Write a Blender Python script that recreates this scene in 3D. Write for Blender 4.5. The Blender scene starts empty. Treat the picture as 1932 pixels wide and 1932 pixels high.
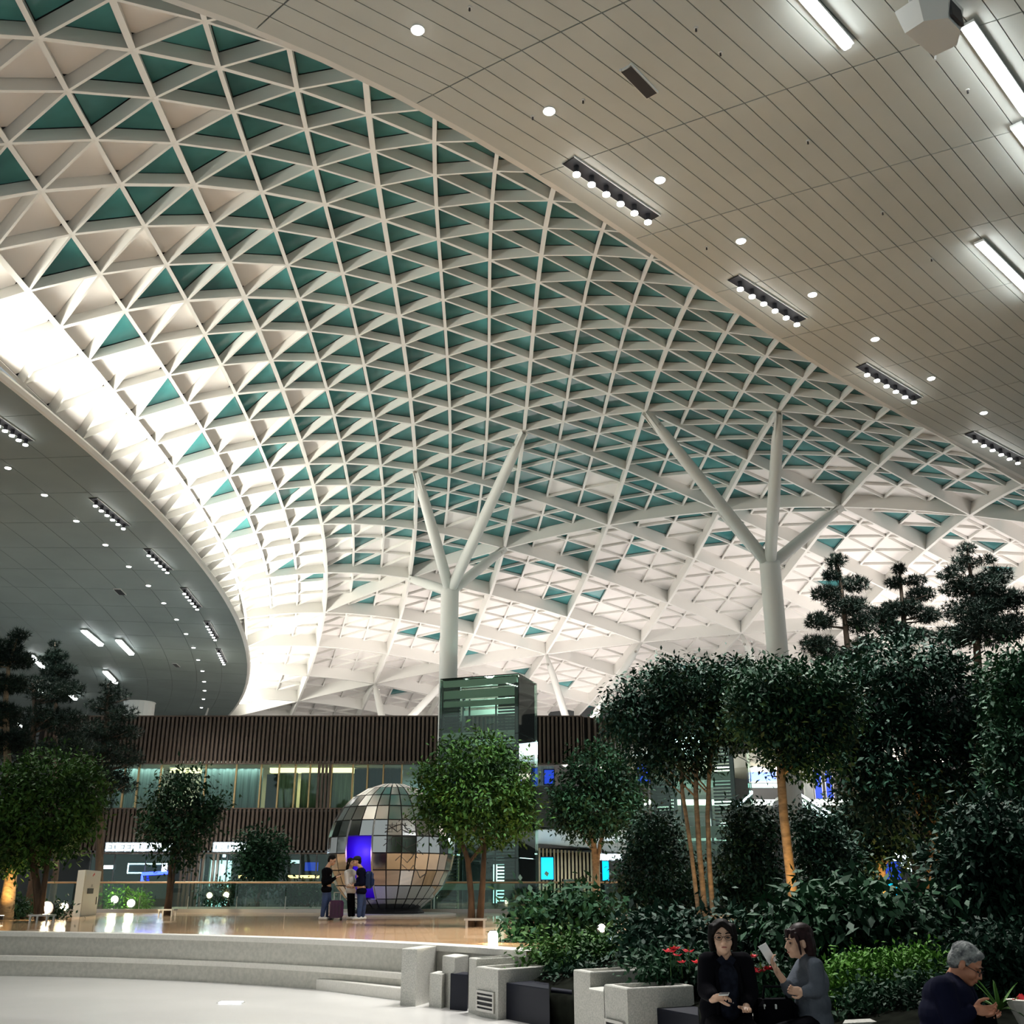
import bpy, math, random
import numpy as np
from mathutils import Vector, Matrix
random.seed(7); RNG = np.random.default_rng(7)
SC = bpy.context.scene; COL = SC.collection
# ------------------------------------------------------------------ camera, world, exposure, large lights
F_PX, PITCH = 1950.0, math.atan((1675-966)/1950.0)
CT, ST = math.cos(PITCH), math.sin(PITCH)
EYE = np.array([0, 0, 1.6])
cam = bpy.data.cameras.new('camera'); cam.sensor_width = 36; cam.lens = 36*F_PX/1932; cam.clip_end = 400; cam.clip_start = 0.05
camo = bpy.data.objects.new('camera', cam); COL.objects.link(camo)
camo.location = EYE; camo.rotation_euler = (math.pi/2+PITCH, 0, 0); SC.camera = camo
SC.view_settings.view_transform = 'Standard'; SC.view_settings.look = 'None'
SC.view_settings.exposure = 0.68; SC.view_settings.gamma = 1.0; SC.view_settings.use_curve_mapping = False
SC.cycles.use_adaptive_sampling = True; SC.cycles.adaptive_threshold = 0.03; SC.cycles.max_bounces = 6; SC.cycles.diffuse_bounces = 3; SC.cycles.glossy_bounces = 3; SC.cycles.transmission_bounces = 4; SC.cycles.transparent_max_bounces = 8
SC.cycles.caustics_reflective = False; SC.cycles.caustics_refractive = False; SC.cycles.sample_clamp_indirect = 4.0
W = bpy.data.worlds.new('hall_ambience'); SC.world = W; W.use_nodes = True
bg = W.node_tree.nodes['Background']; bg.inputs[0].default_value = (0.86, 0.95, 0.95, 1); bg.inputs[1].default_value = 0.26

def lamp(name, kind, loc, energy, color=(1, 1, 1), target=None, size=(1, 1), spot=1.2, blend=0.5, radius=0.1):
    l = bpy.data.lights.new(name, kind); l.energy = energy; l.color = color
    if kind == 'AREA': l.shape = 'RECTANGLE'; l.size, l.size_y = size
    if kind in ('SPOT', 'POINT'): l.shadow_soft_size = radius
    if kind == 'SPOT': l.spot_size = spot; l.spot_blend = blend
    o = bpy.data.objects.new(name, l); COL.objects.link(o); o.location = loc
    if target is not None:
        o.rotation_euler = (Vector(target)-Vector(loc)).to_track_quat('-Z', 'Y').to_euler()
    return o
# cove uplights that wash the roof along the left soffit edge, uplights on the roof of the timber building,
# and broad downlighting from the lit hall ceilings
for x, y, z, nx, ny in [(-19.2, 1.2, 16.9, .99, -.15), (-18.1, 8.1, 16.8, .99, -.15), (-17.06, 15.01, 16.7, 0.99, -0.15), (-16.03, 21.94, 16.56, 0.99, -0.15), (-15.0, 28.86, 16.42, 0.99, -0.15), (-14.22, 35.85, 16.28, 1, -0.07), (-13.94, 42.89, 16.14, 1, -0.01), (-14.13, 49.95, 16.0, 1, 0.06), (-14.77, 56.98, 15.86, 0.99, 0.12), (-15.85, 63.96, 15.72, 0.98, 0.18), (-17.35, 70.85, 15.59, 0.97, 0.24), (-19.27, 77.63, 15.45, 0.95, 0.3), (-21.58, 84.29, 15.32, 0.93, 0.36)]:
    lamp('edge_uplight', 'AREA', (x, y, z+.05), 340 if y < 60 else 200, (1.0, 0.97, 0.86), (x+nx*2.2, y+ny*2.2, z+3), (6.9, 0.35))
for x, y in [(-3.2, 15.2), (.4, 18.0), (3.8, 21.6), (7.4, 25.2), (11.2, 29.0), (15.4, 32.6), (19.6, 36.4)]:   # added along the right soffit edge to brighten the ribs
    lamp('edge_uplight', 'AREA', (x, y, 16.95), 130, (1, .98, .92), (x-2.2, y+2.4, 20.5), (4.8, 0.3))
for x, y, e in [(-8, 73, 650), (4, 73, 800), (16, 71, 900), (28, 66, 800), (20, 60, 550), (38, 60, 750), (6, 85, 450), (30, 50, 420)]:
    lamp('roof_uplight', 'AREA', (x, y, 9.0), e, (1.0, 0.90, 0.85), (x, y+3, 17), (6, 4))

ORD = ['first', 'second', 'third', 'fourth', 'fifth', 'sixth', 'seventh', 'eighth', 'ninth', 'tenth', 'eleventh', 'twelfth', 'thirteenth', 'fourteenth', 'fifteenth', 'sixteenth', 'seventeenth']
# ------------------------------------------------------------------ helpers
def ray(u, v):
    x = (u-966)/F_PX; y = -(v-966)/F_PX
    return np.array([x, CT-y*ST, ST+y*CT])
def at_y(u, v, Y): d = ray(u, v); return EYE+d*(Y/d[1])
def at_z(u, v, z): d = ray(u, v); return EYE+d*((z-1.6)/d[2])
def at_tilt(u, v, a, b): d = ray(u, v); return EYE+d*((a-1.6)/(d[2]+b*d[1]))
def proj(P):
    P = np.atleast_2d(P)-EYE; d = P[:, 1]*CT+P[:, 2]*ST
    return np.stack([966+F_PX*P[:, 0]/d, 966-F_PX*(-P[:, 1]*ST+P[:, 2]*CT)/d, d], 1)

def tag(o, label=None, cat=None, group=None, kind=None):
    if label: o['label'] = label
    if cat: o['category'] = cat
    if group: o['group'] = group
    if kind: o['kind'] = kind
    return o
def empty(name, loc=(0, 0, 0), label=None, cat=None, group=None, kind=None, rz=0):
    o = bpy.data.objects.new(name, None); o.empty_display_size = 0.2; COL.objects.link(o); o.location = loc; o.rotation_euler = (0, 0, rz)
    return tag(o, label, cat, group, kind)
def origin_of(p):
    q = np.zeros(3)
    while p is not None: q = q+np.array(p.location); p = p.parent
    return q
def mesh_obj(name, V, F, mat, parent=None, smooth=False, mats=None, mi=None):
    """V in world coordinates; F list of tuples, or an (n,3)/(n,4) int array."""
    V = np.asarray(V, dtype=np.float64)-origin_of(parent)
    me = bpy.data.meshes.new(name)
    if isinstance(F, np.ndarray):
        n, k = F.shape
        me.vertices.add(len(V)); me.vertices.foreach_set('co', V.ravel().astype(np.float32))
        me.loops.add(n*k); me.loops.foreach_set('vertex_index', F.ravel().astype(np.int32))
        me.polygons.add(n); me.polygons.foreach_set('loop_start', np.arange(0, n*k, k, dtype=np.int32))
        me.polygons.foreach_set('loop_total', np.full(n, k, dtype=np.int32))
        me.update(calc_edges=True)
    else:
        me.from_pydata([tuple(v) for v in V], [], F); me.update()
    for m in (mats or [mat]): me.materials.append(m)
    if mi is not None: me.polygons.foreach_set('material_index', np.asarray(mi, dtype=np.int32))
    if smooth: me.polygons.foreach_set('use_smooth', np.ones(len(me.polygons), dtype=bool))
    o = bpy.data.objects.new(name, me); COL.objects.link(o)
    if parent is not None: o.parent = parent
    return o
class MB:
    """collects boxes, prisms, tubes and lathes in world coordinates"""
    def __init__(s): s.V = []; s.F = []; s.M = []; s.m = 0
    def add(s, V, F):
        b = len(s.V); s.V += [tuple(map(float, v)) for v in V]; s.F += [tuple(b+i for i in f) for f in F]; s.M += [s.m]*len(F); return s
    def box(s, c, size, rz=0, ax=None, bev=0):
        hx, hy, hz = np.array(size)/2; c = np.array(c, float)
        if ax is None: ax = [(math.cos(rz), math.sin(rz), 0), (-math.sin(rz), math.cos(rz), 0), (0, 0, 1)]
        ax = np.array(ax, float)
        if bev <= 0:
            P = [c+ax[0]*a*hx+ax[1]*b*hy+ax[2]*d*hz for d in (-1, 1) for a, b in ((-1, -1), (1, -1), (1, 1), (-1, 1))]
            return s.add(P, [(0, 3, 2, 1), (4, 5, 6, 7), (0, 1, 5, 4), (1, 2, 6, 5), (2, 3, 7, 6), (3, 0, 4, 7)])
        P = []
        lv = [(-hz, bev), (-hz+bev, 0), (hz-bev, 0), (hz, bev)]
        for z, i in lv:
            for a, b in ((-1, -1), (1, -1), (1, 1), (-1, 1)):
                for q in ((0, 1), (1, 0)) if a*b > 0 else ((1, 0), (0, 1)):
                    P.append(c+ax[0]*a*(hx-i-bev*(1-q[0]) if not i else hx-i)+ax[1]*b*(hy-i-bev*(1-q[1]) if not i else hy-i)+ax[2]*z)
        F = [tuple(range(7, -1, -1)), tuple(range(24, 32))]
        for l in range(3):
            for k in range(8): F.append((l*8+k, l*8+(k+1) % 8, l*8+8+(k+1) % 8, l*8+8+k))
        return s.add(P, F)
    def prism(s, poly, z0, z1):
        n = len(poly); P = [(x, y, z0) for x, y in poly]+[(x, y, z1) for x, y in poly]
        return s.add(P, [tuple(range(n-1, -1, -1)), tuple(range(n, 2*n))]+[(k, (k+1) % n, n+(k+1) % n, n+k) for k in range(n)])
    def tube(s, pts, rad, n=8, cap=True):
        pts = [np.array(p, float) for p in pts]; m = len(pts)
        if np.isscalar(rad): rad = [rad]*m
        P = []; F = []; up = None
        for k in range(m):
            d = pts[min(k+1, m-1)]-pts[max(k-1, 0)]; d /= max(np.linalg.norm(d), 1e-9)
            if up is None: up = np.array([0, 0, 1.]) if abs(d[2]) < .9 else np.array([1., 0, 0])
            a = np.cross(d, up); a /= max(np.linalg.norm(a), 1e-9); b = np.cross(a, d); up = b
            for t in range(n):
                an = 2*math.pi*t/n; P.append(pts[k]+(a*math.cos(an)+b*math.sin(an))*rad[k])
        for k in range(m-1):
            for t in range(n): F.append((k*n+t, k*n+(t+1) % n, (k+1)*n+(t+1) % n, (k+1)*n+t))
        if cap: F += [tuple(range(n-1, -1, -1)), tuple(range((m-1)*n, m*n))]
        return s.add(P, F)
    def lathe(s, c, prof, n=16, axis=None):
        """prof: (radius, height) pairs about the vertical (or given) axis"""
        c = np.array(c, float); w = np.array(axis if axis is not None else (0, 0, 1.)); w = w/np.linalg.norm(w)
        a = np.cross(w, (0, 1, 0) if abs(w[1]) < .9 else (1, 0, 0)); a /= np.linalg.norm(a); b = np.cross(w, a)
        P = []; F = []
        for r, h in prof:
            for t in range(n):
                an = 2*math.pi*t/n; P.append(c+w*h+(a*math.cos(an)+b*math.sin(an))*r)
        for k in range(len(prof)-1):
            for t in range(n): F.append((k*n+t, k*n+(t+1) % n, (k+1)*n+(t+1) % n, (k+1)*n+t))
        F += [tuple(range(n-1, -1, -1)), tuple(range((len(prof)-1)*n, len(prof)*n))]
        return s.add(P, F)
    def ball(s, c, r, nu=12, nv=8, R=None):
        c = np.array(c, float); r = np.ones(3)*np.array(r, float); P = []; F = []
        for a in range(nv+1):
            ph = math.pi*a/nv
            for b in range(nu):
                th = 2*math.pi*b/nu; q = np.array([math.sin(ph)*math.cos(th), math.sin(ph)*math.sin(th), math.cos(ph)])*r
                P.append(c+(R @ q if R is not None else q))
        for a in range(nv):
            for b in range(nu): F.append((a*nu+b, (a+1)*nu+b, (a+1)*nu+(b+1) % nu, a*nu+(b+1) % nu))
        return s.add(P, F)
    def build(s, name, mat, parent=None, smooth=False, mats=None):
        return mesh_obj(name, s.V, s.F, mat, parent, smooth, mats, s.M if mats else None)
def copy_tree(o, parent=None):
    c = o.copy(); COL.objects.link(c); c.parent = parent
    for ch in list(o.children): copy_tree(ch, c)
    return c

# ------------------------------------------------------------------ materials
def mat(name, col, rough=0.5, metal=0.0, emit=None, es=0.0, noise=0.0, nscale=5.0, bump=0.0, bscale=None, spec=0.5, col2=None, stretch=None, trans=0.0, alpha=1.0, coat=0.0):
    m = bpy.data.materials.new(name); m.use_nodes = True; nt = m.node_tree; b = nt.nodes['Principled BSDF']
    b.inputs['Base Color'].default_value = (*col, 1); b.inputs['Roughness'].default_value = rough; b.inputs['Metallic'].default_value = metal
    b.inputs['Specular IOR Level'].default_value = spec; b.inputs['Transmission Weight'].default_value = trans; b.inputs['Alpha'].default_value = alpha
    b.inputs['Coat Weight'].default_value = coat
    if emit: b.inputs['Emission Color'].default_value = (*emit, 1); b.inputs['Emission Strength'].default_value = es
    if noise or bump or col2:
        tc = nt.nodes.new('ShaderNodeTexCoord'); mp = nt.nodes.new('ShaderNodeMapping'); nt.links.new(tc.outputs['Object'], mp.inputs[0])
        if stretch: mp.inputs['Scale'].default_value = stretch
        n = nt.nodes.new('ShaderNodeTexNoise'); n.inputs['Scale'].default_value = nscale; n.inputs['Detail'].default_value = 4; nt.links.new(mp.outputs[0], n.inputs[0])
        if noise or col2:
            r = nt.nodes.new('ShaderNodeMix'); r.data_type = 'RGBA'
            c2 = col2 or tuple(c*(1-noise) for c in col); c1 = col if col2 else tuple(min(1, c*(1+noise)) for c in col)
            r.inputs[6].default_value = (*c1, 1); r.inputs[7].default_value = (*c2, 1)
            cr = nt.nodes.new('ShaderNodeValToRGB'); cr.color_ramp.elements[0].position = .35; cr.color_ramp.elements[1].position = .65
            nt.links.new(n.outputs[0], cr.inputs[0]); nt.links.new(cr.outputs[0], r.inputs[0]); nt.links.new(r.outputs[2], b.inputs['Base Color'])
        if bump:
            n2 = n
            if bscale:
                n2 = nt.nodes.new('ShaderNodeTexNoise'); n2.inputs['Scale'].default_value = bscale; n2.inputs['Detail'].default_value = 3; nt.links.new(tc.outputs['Object'], n2.inputs[0])
            bp = nt.nodes.new('ShaderNodeBump'); bp.inputs['Strength'].default_value = bump; bp.inputs['Distance'].default_value = .02
            nt.links.new(n2.outputs[0], bp.inputs['Height']); nt.links.new(bp.outputs[0], b.inputs['Normal'])
    return m
def clear_glass(name, tint, refl=0.12, rough=0.02):
    """tinted see-through sheet: transparent tint under a reflective surface"""
    m = bpy.data.materials.new(name); m.use_nodes = True; nt = m.node_tree; nt.nodes.clear()
    o = nt.nodes.new('ShaderNodeOutputMaterial'); t = nt.nodes.new('ShaderNodeBsdfTransparent'); g = nt.nodes.new('ShaderNodeBsdfGlossy'); x = nt.nodes.new('ShaderNodeMixShader')
    f = nt.nodes.new('ShaderNodeFresnel'); f.inputs[0].default_value = 1.35; a = nt.nodes.new('ShaderNodeMath'); a.operation = 'ADD'; a.inputs[1].default_value = refl
    t.inputs[0].default_value = (*tint, 1); g.inputs['Roughness'].default_value = rough; g.inputs[0].default_value = (.9, 1, .96, 1)
    nt.links.new(f.outputs[0], a.inputs[0]); nt.links.new(a.outputs[0], x.inputs[0]); nt.links.new(t.outputs[0], x.inputs[1]); nt.links.new(g.outputs[0], x.inputs[2]); nt.links.new(x.outputs[0], o.inputs[0])
    return m
M = {}
M['rib'] = mat('white_painted_steel', (.84, .83, .79), .55)
M['column'] = mat('white_column_paint', (.74, .75, .72), .5)
M['rpanel'] = mat('white_roof_panel', (.88, .85, .82), .6)
M['rglass'] = mat('teal_roof_glass', (.06, .235, .24), .2, noise=.35, nscale=.35, spec=.5)
M['deck'] = mat('dark_sky_blocker', (.02, .025, .03), .9)  # for the added sheet that darkens the gaps around the panes
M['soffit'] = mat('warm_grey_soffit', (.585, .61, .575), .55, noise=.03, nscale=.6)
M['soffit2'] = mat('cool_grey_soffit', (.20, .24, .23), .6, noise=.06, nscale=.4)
M['seam'] = mat('dark_seam', (.12, .115, .11), .9)
M['lamp'] = mat('white_lamp_glow', (1, 1, 1), .4, emit=(1, .99, .95), es=14)
M['lampw'] = mat('warm_lamp_glow', (1, .9, .7), .4, emit=(1, .88, .62), es=22)
M['bar'] = mat('tube_glow', (1, 1, 1), .4, emit=(.95, 1, 1), es=14)
M['black'] = mat('black_recess', (.008, .008, .012), .6)
M['whitep'] = mat('white_plastic', (.75, .76, .74), .45)
M['grille'] = mat('grey_grille', (.035, .035, .04), .6)
M['floor'] = mat('pale_polished_stone', (.67, .66, .635), .16, noise=.03, nscale=.5, coat=.3)
M['stone'] = mat('speckled_granite', (.50, .49, .45), .6, col2=(.34, .34, .31), nscale=60, bump=.15)
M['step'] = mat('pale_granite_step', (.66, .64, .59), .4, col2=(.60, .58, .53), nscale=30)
M['riser'] = mat('shaded_granite_riser', (.46, .45, .40), .6, col2=(.38, .37, .33), nscale=14)  # darker copy of the step granite, riser shade put into the colour
M['wood'] = mat('polished_timber_deck', (.52, .32, .17), .18, noise=.25, nscale=3, stretch=(.3, 4, 1), coat=.4)
M['leather'] = mat('black_upholstery', (.008, .009, .016), .45, spec=.2)
M['steel'] = mat('brushed_steel', (.55, .53, .5), .3, metal=1.0)
M['bronze'] = mat('warm_rail_metal', (.60, .42, .27), .3, metal=.8)
M['slat'] = mat('brown_timber_slat', (.070, .047, .033), .5, noise=.25, nscale=6, stretch=(3, 3, .3))
M['slatb'] = mat('tan_timber_slat', (.38, .27, .15), .5, noise=.2, nscale=6, stretch=(3, 3, .3))
M['slatback'] = mat('dark_wall_board', (.012, .009, .008), .9)
M['pane'] = clear_glass('window_glass', (.72, .86, .83), .05)
M['bal'] = clear_glass('balustrade_glass', (.80, .90, .87), .03)
M['tglass'] = clear_glass('green_lift_glass', (.87, .955, .915), .04)
M['louvre'] = mat('dark_louvre', (.045, .06, .058), .4)
M['liftbeam'] = mat('pale_green_beam', (.46, .62, .54), .5)
M['curtain'] = mat('grey_green_curtain', (.30, .38, .36), .8, noise=.3, nscale=2, stretch=(6, 6, .2))
M['curtain2'] = mat('straw_curtain', (.42, .40, .22), .8, noise=.3, nscale=2, stretch=(6, 6, .2))
M['curtain3'] = mat('dark_blue_curtain', (.02, .035, .06), .8)
M['cream'] = mat('cream_wall', (.62, .60, .52), .7)
M['greyw'] = mat('grey_cladding', (.075, .078, .078), .6)
M['gold'] = mat('gold_mullion', (.42, .30, .14), .4, metal=.3)
M['signw'] = mat('white_sign_glow', (1, 1, 1), .5, emit=(.72, .88, 1), es=9)
M['blueglow'] = mat('blue_neon', (.02, .05, 1), .5, emit=(.02, .04, 1.0), es=6)
M['cyan'] = mat('cyan_screen', (.0, .45, .9), .5, emit=(.0, .42, .85), es=1.3)
M['blue'] = mat('blue_screen', (.01, .04, .35), .5, emit=(.01, .04, .40), es=.9)
M['shopw'] = mat('bright_shop_light', (.8, .95, .95), .5, emit=(.60, .85, .88), es=1.6)
M['warmglow'] = mat('amber_counter_glow', (1, .6, .3), .5, emit=(1, .55, .2), es=3.0)
M['ceilglow'] = mat('warm_room_light', (1, .85, .5), .5, emit=(1, .75, .36), es=2.2)
M['mirror'] = mat('mirror_panel', (.72, .73, .72), .10, metal=1.0)
M['indigo'] = mat('indigo_lit_interior', (.04, .02, .5), .4, emit=(.03, .0, .55), es=.28)
M['kiosk'] = mat('white_cabinet_paint', (.68, .72, .66), .5)
M['red'] = mat('red_print', (.7, .06, .05), .5)
M['bark'] = mat('brown_bark', (.075, .052, .036), .85, noise=.35, nscale=9, stretch=(1, 1, .3), bump=.4)
M['palebark'] = mat('tan_bark', (.20, .15, .095), .8, noise=.3, nscale=7, stretch=(1, 1, 2.5), bump=.3)
def leafmat(n, a, b, rough=.42):
    m = mat(n, a, .62, col2=b, nscale=1.6, spec=.14); return m
M['leaf'] = leafmat('green_leaf', (.048, .125, .020), (.014, .045, .012))
M['leafb'] = leafmat('bright_green_leaf', (.10, .26, .03), (.05, .14, .02))
M['leafd'] = leafmat('dark_green_leaf', (.012, .046, .026), (.005, .019, .013))
M['leafm'] = leafmat('mid_dark_leaf', (.018, .066, .028), (.008, .028, .016))
M['needle'] = leafmat('pine_needles', (.012, .028, .020), (.006, .014, .011), .5)
M['yucca'] = leafmat('striped_blade', (.12, .26, .06), (.05, .13, .03))
M['soil'] = mat('dark_soil', (.006, .007, .005), 1.0, spec=.02, noise=.4, nscale=6)
M['petal'] = mat('red_petal', (.75, .03, .05), .45, noise=.2, nscale=8)
M['skin'] = mat('light_skin', (.64, .40, .28), .5)
M['skin2'] = mat('ruddy_skin', (.50, .22, .13), .5)
M['hairk'] = mat('black_hair', (.005, .004, .004), .6, spec=.12, noise=.3, nscale=40)
M['hairbr'] = mat('dark_brown_hair', (.016, .006, .007), .5, spec=.15, noise=.4, nscale=30)
M['hairg'] = mat('grey_hair', (.36, .38, .37), .7, col2=(.045, .05, .06), nscale=18, bump=.6, bscale=60)
M['coat'] = mat('black_coat', (.004, .004, .006), .95, spec=.05)
M['denim'] = mat('dark_denim_shirt', (.010, .012, .020), .95, noise=.3, nscale=20, spec=.05)
M['navy'] = mat('navy_jacket', (.006, .007, .022), .9, spec=.08)
M['greysw'] = mat('grey_knit', (.10, .115, .14), .95, spec=.05, noise=.25, nscale=5, bump=.2, bscale=90)
M['jeans'] = mat('blue_jeans', (.025, .05, .13), .8, noise=.3, nscale=5)
M['whitecl'] = mat('white_jacket_cloth', (.80, .80, .80), .8)
M['shoe'] = mat('white_shoe', (.7, .7, .68), .5)
M['plum'] = mat('plum_shell', (.055, .008, .05), .22)
M['bluepack'] = mat('blue_pack', (.015, .04, .13), .7)
M['lips'] = mat('lips', (.34, .10, .08), .5)
M['eye'] = mat('dark_eye', (.012, .01, .01), .2)
M['wrap'] = mat('white_wrapper', (.8, .76, .68), .6)
# ------------------------------------------------------------------ lattice roof
RC = np.array([[-0.1368, 24.9272, 7.3817], [-2.1179, 18.1479, -0.4249], [-0.57, -0.0659, -0.7592], [-0.2415, -0.2259, 0.3136], [0.1824, -0.008, 0.0629], [0.014, 0.0361, -0.0532], [-0.0024, -0.0344, 0.0186], [9.294, 7.2711, 0.5242], [0.3989, -0.3988, -0.571], [-0.3507, -0.0912, -0.1143], [0.4438, -0.086, 0.3847], [0.0174, -0.1114, 0.1037], [0.0162, -0.0622, -0.0392], [0.4989, -0.1079, -0.8113], [-0.0014, -0.225, 0.4327], [0.0736, -0.3372, 0.6391], [-0.0359, 0.0264, -0.1121], [0.0574, -0.1339, 0.0479], [-0.0761, -0.1281, 0.2088], [-0.0395, -0.132, 0.1524], [0.0018, 0.0397, -0.0575], [0.0228, -0.2067, 0.1325], [-0.0311, -0.0502, 0.0582], [-0.0305, -0.0043, 0.0151], [0.0105, -0.1298, 0.051], [0.015, 0.0218, -0.0286], [0.0084, -0.0532, 0.0166], [-0.0017, -0.0125, 0.0094]])
def shell(i, j):
    a = (i-9)/12; b = (j-12)/18; A = [1, a]; B = [1, b]
    for _ in range(6): A.append(2*a*A[-1]-A[-2]); B.append(2*b*B[-1]-B[-2])
    return EYE+2.2*(np.array([A[m]*B[n] for m in range(7) for n in range(7-m)]) @ RC)
def ramp(x, a, b, p, q): t = min(max((x-a)/(b-a), 0), 1); return p+(q-p)*t
NB, NT, NN = {}, {}, {}
for i in range(-1, 30):
    for j in range(-3, 34):
        if not 0 <= i+j <= 41 or (i < 3 and j < -1): continue
        b = shell(i, j); q = proj(b)[0]
        if q[2] < 4 or not (-420 < q[0] < 2350 and -420 < q[1] < 1420): continue
        n = np.cross(shell(i+.3, j)-b, shell(i, j+.3)-b); n /= np.linalg.norm(n); n = n*np.sign(n[2])
        NB[i, j] = b; NN[i, j] = n; NT[i, j] = b+n*ramp(i+j, 18, 27, .34, .95)
roof = empty('ceiling', (0, 22, 20), kind='structure', label='white lattice roof of ribs and teal glass triangles')
def rib(name, keys, big, w):
    V = []; F = []
    keys = list(keys)
    for k, key in enumerate(keys):
        n = NN[key]; d = NB[keys[min(k+1, len(keys)-1)]]-NB[keys[max(k-1, 0)]]; sd = np.cross(d, n); sd /= np.linalg.norm(sd)
        T = NT[key]; lo = NB[key] if big else T-n*ramp(key[0]+key[1], 17.5, 20, .34, .17)
        V += [lo-sd*w/2, lo+sd*w/2, T+n*.02+sd*w*.4, T+n*.02-sd*w*.4]
    for k in range(len(keys)-1):
        for t in range(4): F.append((k*4+t, k*4+(t+1) % 4, k*4+4+(t+1) % 4, k*4+4+t))
    F += [(3, 2, 1, 0), tuple(len(V)-4+t for t in range(4))]
    mesh_obj(name, V, F, M['rib'], roof)
def runs(keys):
    out = []; cur = []
    for k in keys:
        if k in NB: cur.append(k)
        else:
            if len(cur) > 1: out.append(cur)
            cur = []
    if len(cur) > 1: out.append(cur)
    return out
for i in range(-1, 30):
    for r in runs([(i, j) for j in range(-3, 34)]): rib('roof_rib', r, i % 3 == 0 or i < 0, .12 if i % 3 else .16)
for j in range(-3, 34):
    for r in runs([(i, j) for i in range(-1, 30)]): rib('roof_rib', r, j % 3 == 0, .09 if j % 3 else .13)
for s in range(0, 41):
    for r in runs([(i, s-i) for i in range(-1, 30)]): rib('roof_rib', r, s in (18, 24, 33), .09 if s not in (18, 24, 33) else .13)
# panes and panels
def is_glass(i, j, up):
    r = RNG.random()
    if i < 0: return False
    if i == 0: base = (not up) and j % 2 == 0
    elif i == 1: base = (not up) and j % 2 == 1
    elif i == 2: base = (not up) or j % 2 == 1
    elif i == 3: base = (not up) or j % 2 == 0
    else: base = True
    s = i+j
    if i < 7:
        if j >= 18: return base and r < .07
        if j >= 15: return base and r < .55
        return base
    if s >= 30: return r < .03
    if s >= 27: return r < .09
    if s >= 24: return r < .30
    if i >= 18 and s >= 18: return r < (.62 if j < 4 else .25)
    if s >= 21: return r < .82
    return True
tri = []
for (i, j) in list(NB):
    for up, ks in ((True, [(i, j), (i+1, j), (i, j+1)]), (False, [(i+1, j), (i+1, j+1), (i, j+1)])):
        if not all(k in NB for k in ks): continue
        P = np.array([NT[k] for k in ks]); n = np.mean([NN[k] for k in ks], 0); g = is_glass(i, j, up)
        c = P.mean(0); ins = .885 if g else .915
        Q = c+(P-c)*ins+n*(.03 if g else -.01)
        if g:
            V = np.concatenate([Q, Q+n*.05]); F = [(0, 2, 1), (3, 4, 5), (0, 1, 4, 3), (1, 2, 5, 4), (2, 0, 3, 5)]
        else:   # blunted corners
            R = []
            for k in range(3):
                for o in (k-1, k+1): R.append(Q[k]+(Q[o % 3]-Q[k])*.07)
            V = np.concatenate([R, np.array(R)+n*.06]); F = [(5, 4, 3, 2, 1, 0), tuple(range(6, 12))]+[(k, (k+1) % 6, 6+(k+1) % 6, 6+k) for k in range(6)]
        q = proj(P); area = abs((q[1, 0]-q[0, 0])*(q[2, 1]-q[0, 1])-(q[2, 0]-q[0, 0])*(q[1, 1]-q[0, 1]))
        if not ((q[:, 0] > -20).any() and (q[:, 0] < 1950).any() and (q[:, 1] > -20).any()): area = 0
        tri.append((area, g, V, F))
tri.sort(key=lambda t: -t[0])
for g, nm, mt in ((True, 'glass_pane', M['rglass']), (False, 'roof_panel', M['rpanel'])):
    L = [t for t in tri if t[1] == g]
    for t in L[:300]: mesh_obj(nm, t[2], t[3], mt, roof)
    mb = MB()
    for t in L[300:]: mb.add(t[2], t[3])
    if mb.V: tag(mb.build('distant_'+nm+'s', mt, roof), kind='stuff')
dk = MB()
for (i, j) in list(NB):
    ks = [(i, j), (i+1, j), (i+1, j+1), (i, j+1)]
    if all(k in NB for k in ks): dk.add([NT[k]+NN[k]*.32 for k in ks], [(0, 1, 2, 3)])
dk.build('sky_blocker', M['deck'], roof)  # added sheet above the panes, keeps the ambient world out

# ------------------------------------------------------------------ soffits to either side of the roof
H_R, A_L, B_L = 16.7, 17.0, 0.02
zl = lambda y: A_L-B_L*y
RE = [at_z(u, v, H_R)[:2] for u, v in [(345, 0), (430, 37), (537, 82), (595, 102), (685, 145), (770, 182), (820, 215), (930, 272), (966, 295), (1041, 345), (1141, 415), (1231, 475), (1311, 530), (1396, 585), (1466, 632), (1541, 682), (1611, 725), (1681, 768), (1741, 802), (1826, 845), (1932, 900)]]
LE = [at_tilt(u, v, A_L, B_L)[:2] for u, v in [(0, 725), (45, 745), (104, 800), (200, 888), (280, 962), (350, 1032), (400, 1095), (430, 1145), (455, 1200), (466, 1245), (463, 1290), (450, 1325), (428, 1352)]]
class Edge:
    def __init__(s, P, side, deg=4):
        P = np.array(P); t = np.r_[0, np.cumsum(np.linalg.norm(np.diff(P, axis=0), axis=1))]; s.L = t[-1]; s.side = side
        s.cx = np.polyfit(t, P[:, 0], deg); s.cy = np.polyfit(t, P[:, 1], deg)
    def at(s, t, d=0):
        q = min(max(t, 0), s.L); x, y = np.polyval(s.cx, q), np.polyval(s.cy, q)
        g = np.array([np.polyval(np.polyder(s.cx), q), np.polyval(np.polyder(s.cy), q)]); g /= np.linalg.norm(g)
        return np.array([x, y])+g*(t-q)+s.side*np.array([g[1], -g[0]])*d
    def where(s, p):
        T = np.linspace(-20, s.L+25, 1500); D = [np.linalg.norm(s.at(t)-p[:2]) for t in T]; k = int(np.argmin(D)); return T[k], D[k]
ER, EL = Edge(RE, 1), Edge(LE, -1)
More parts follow.
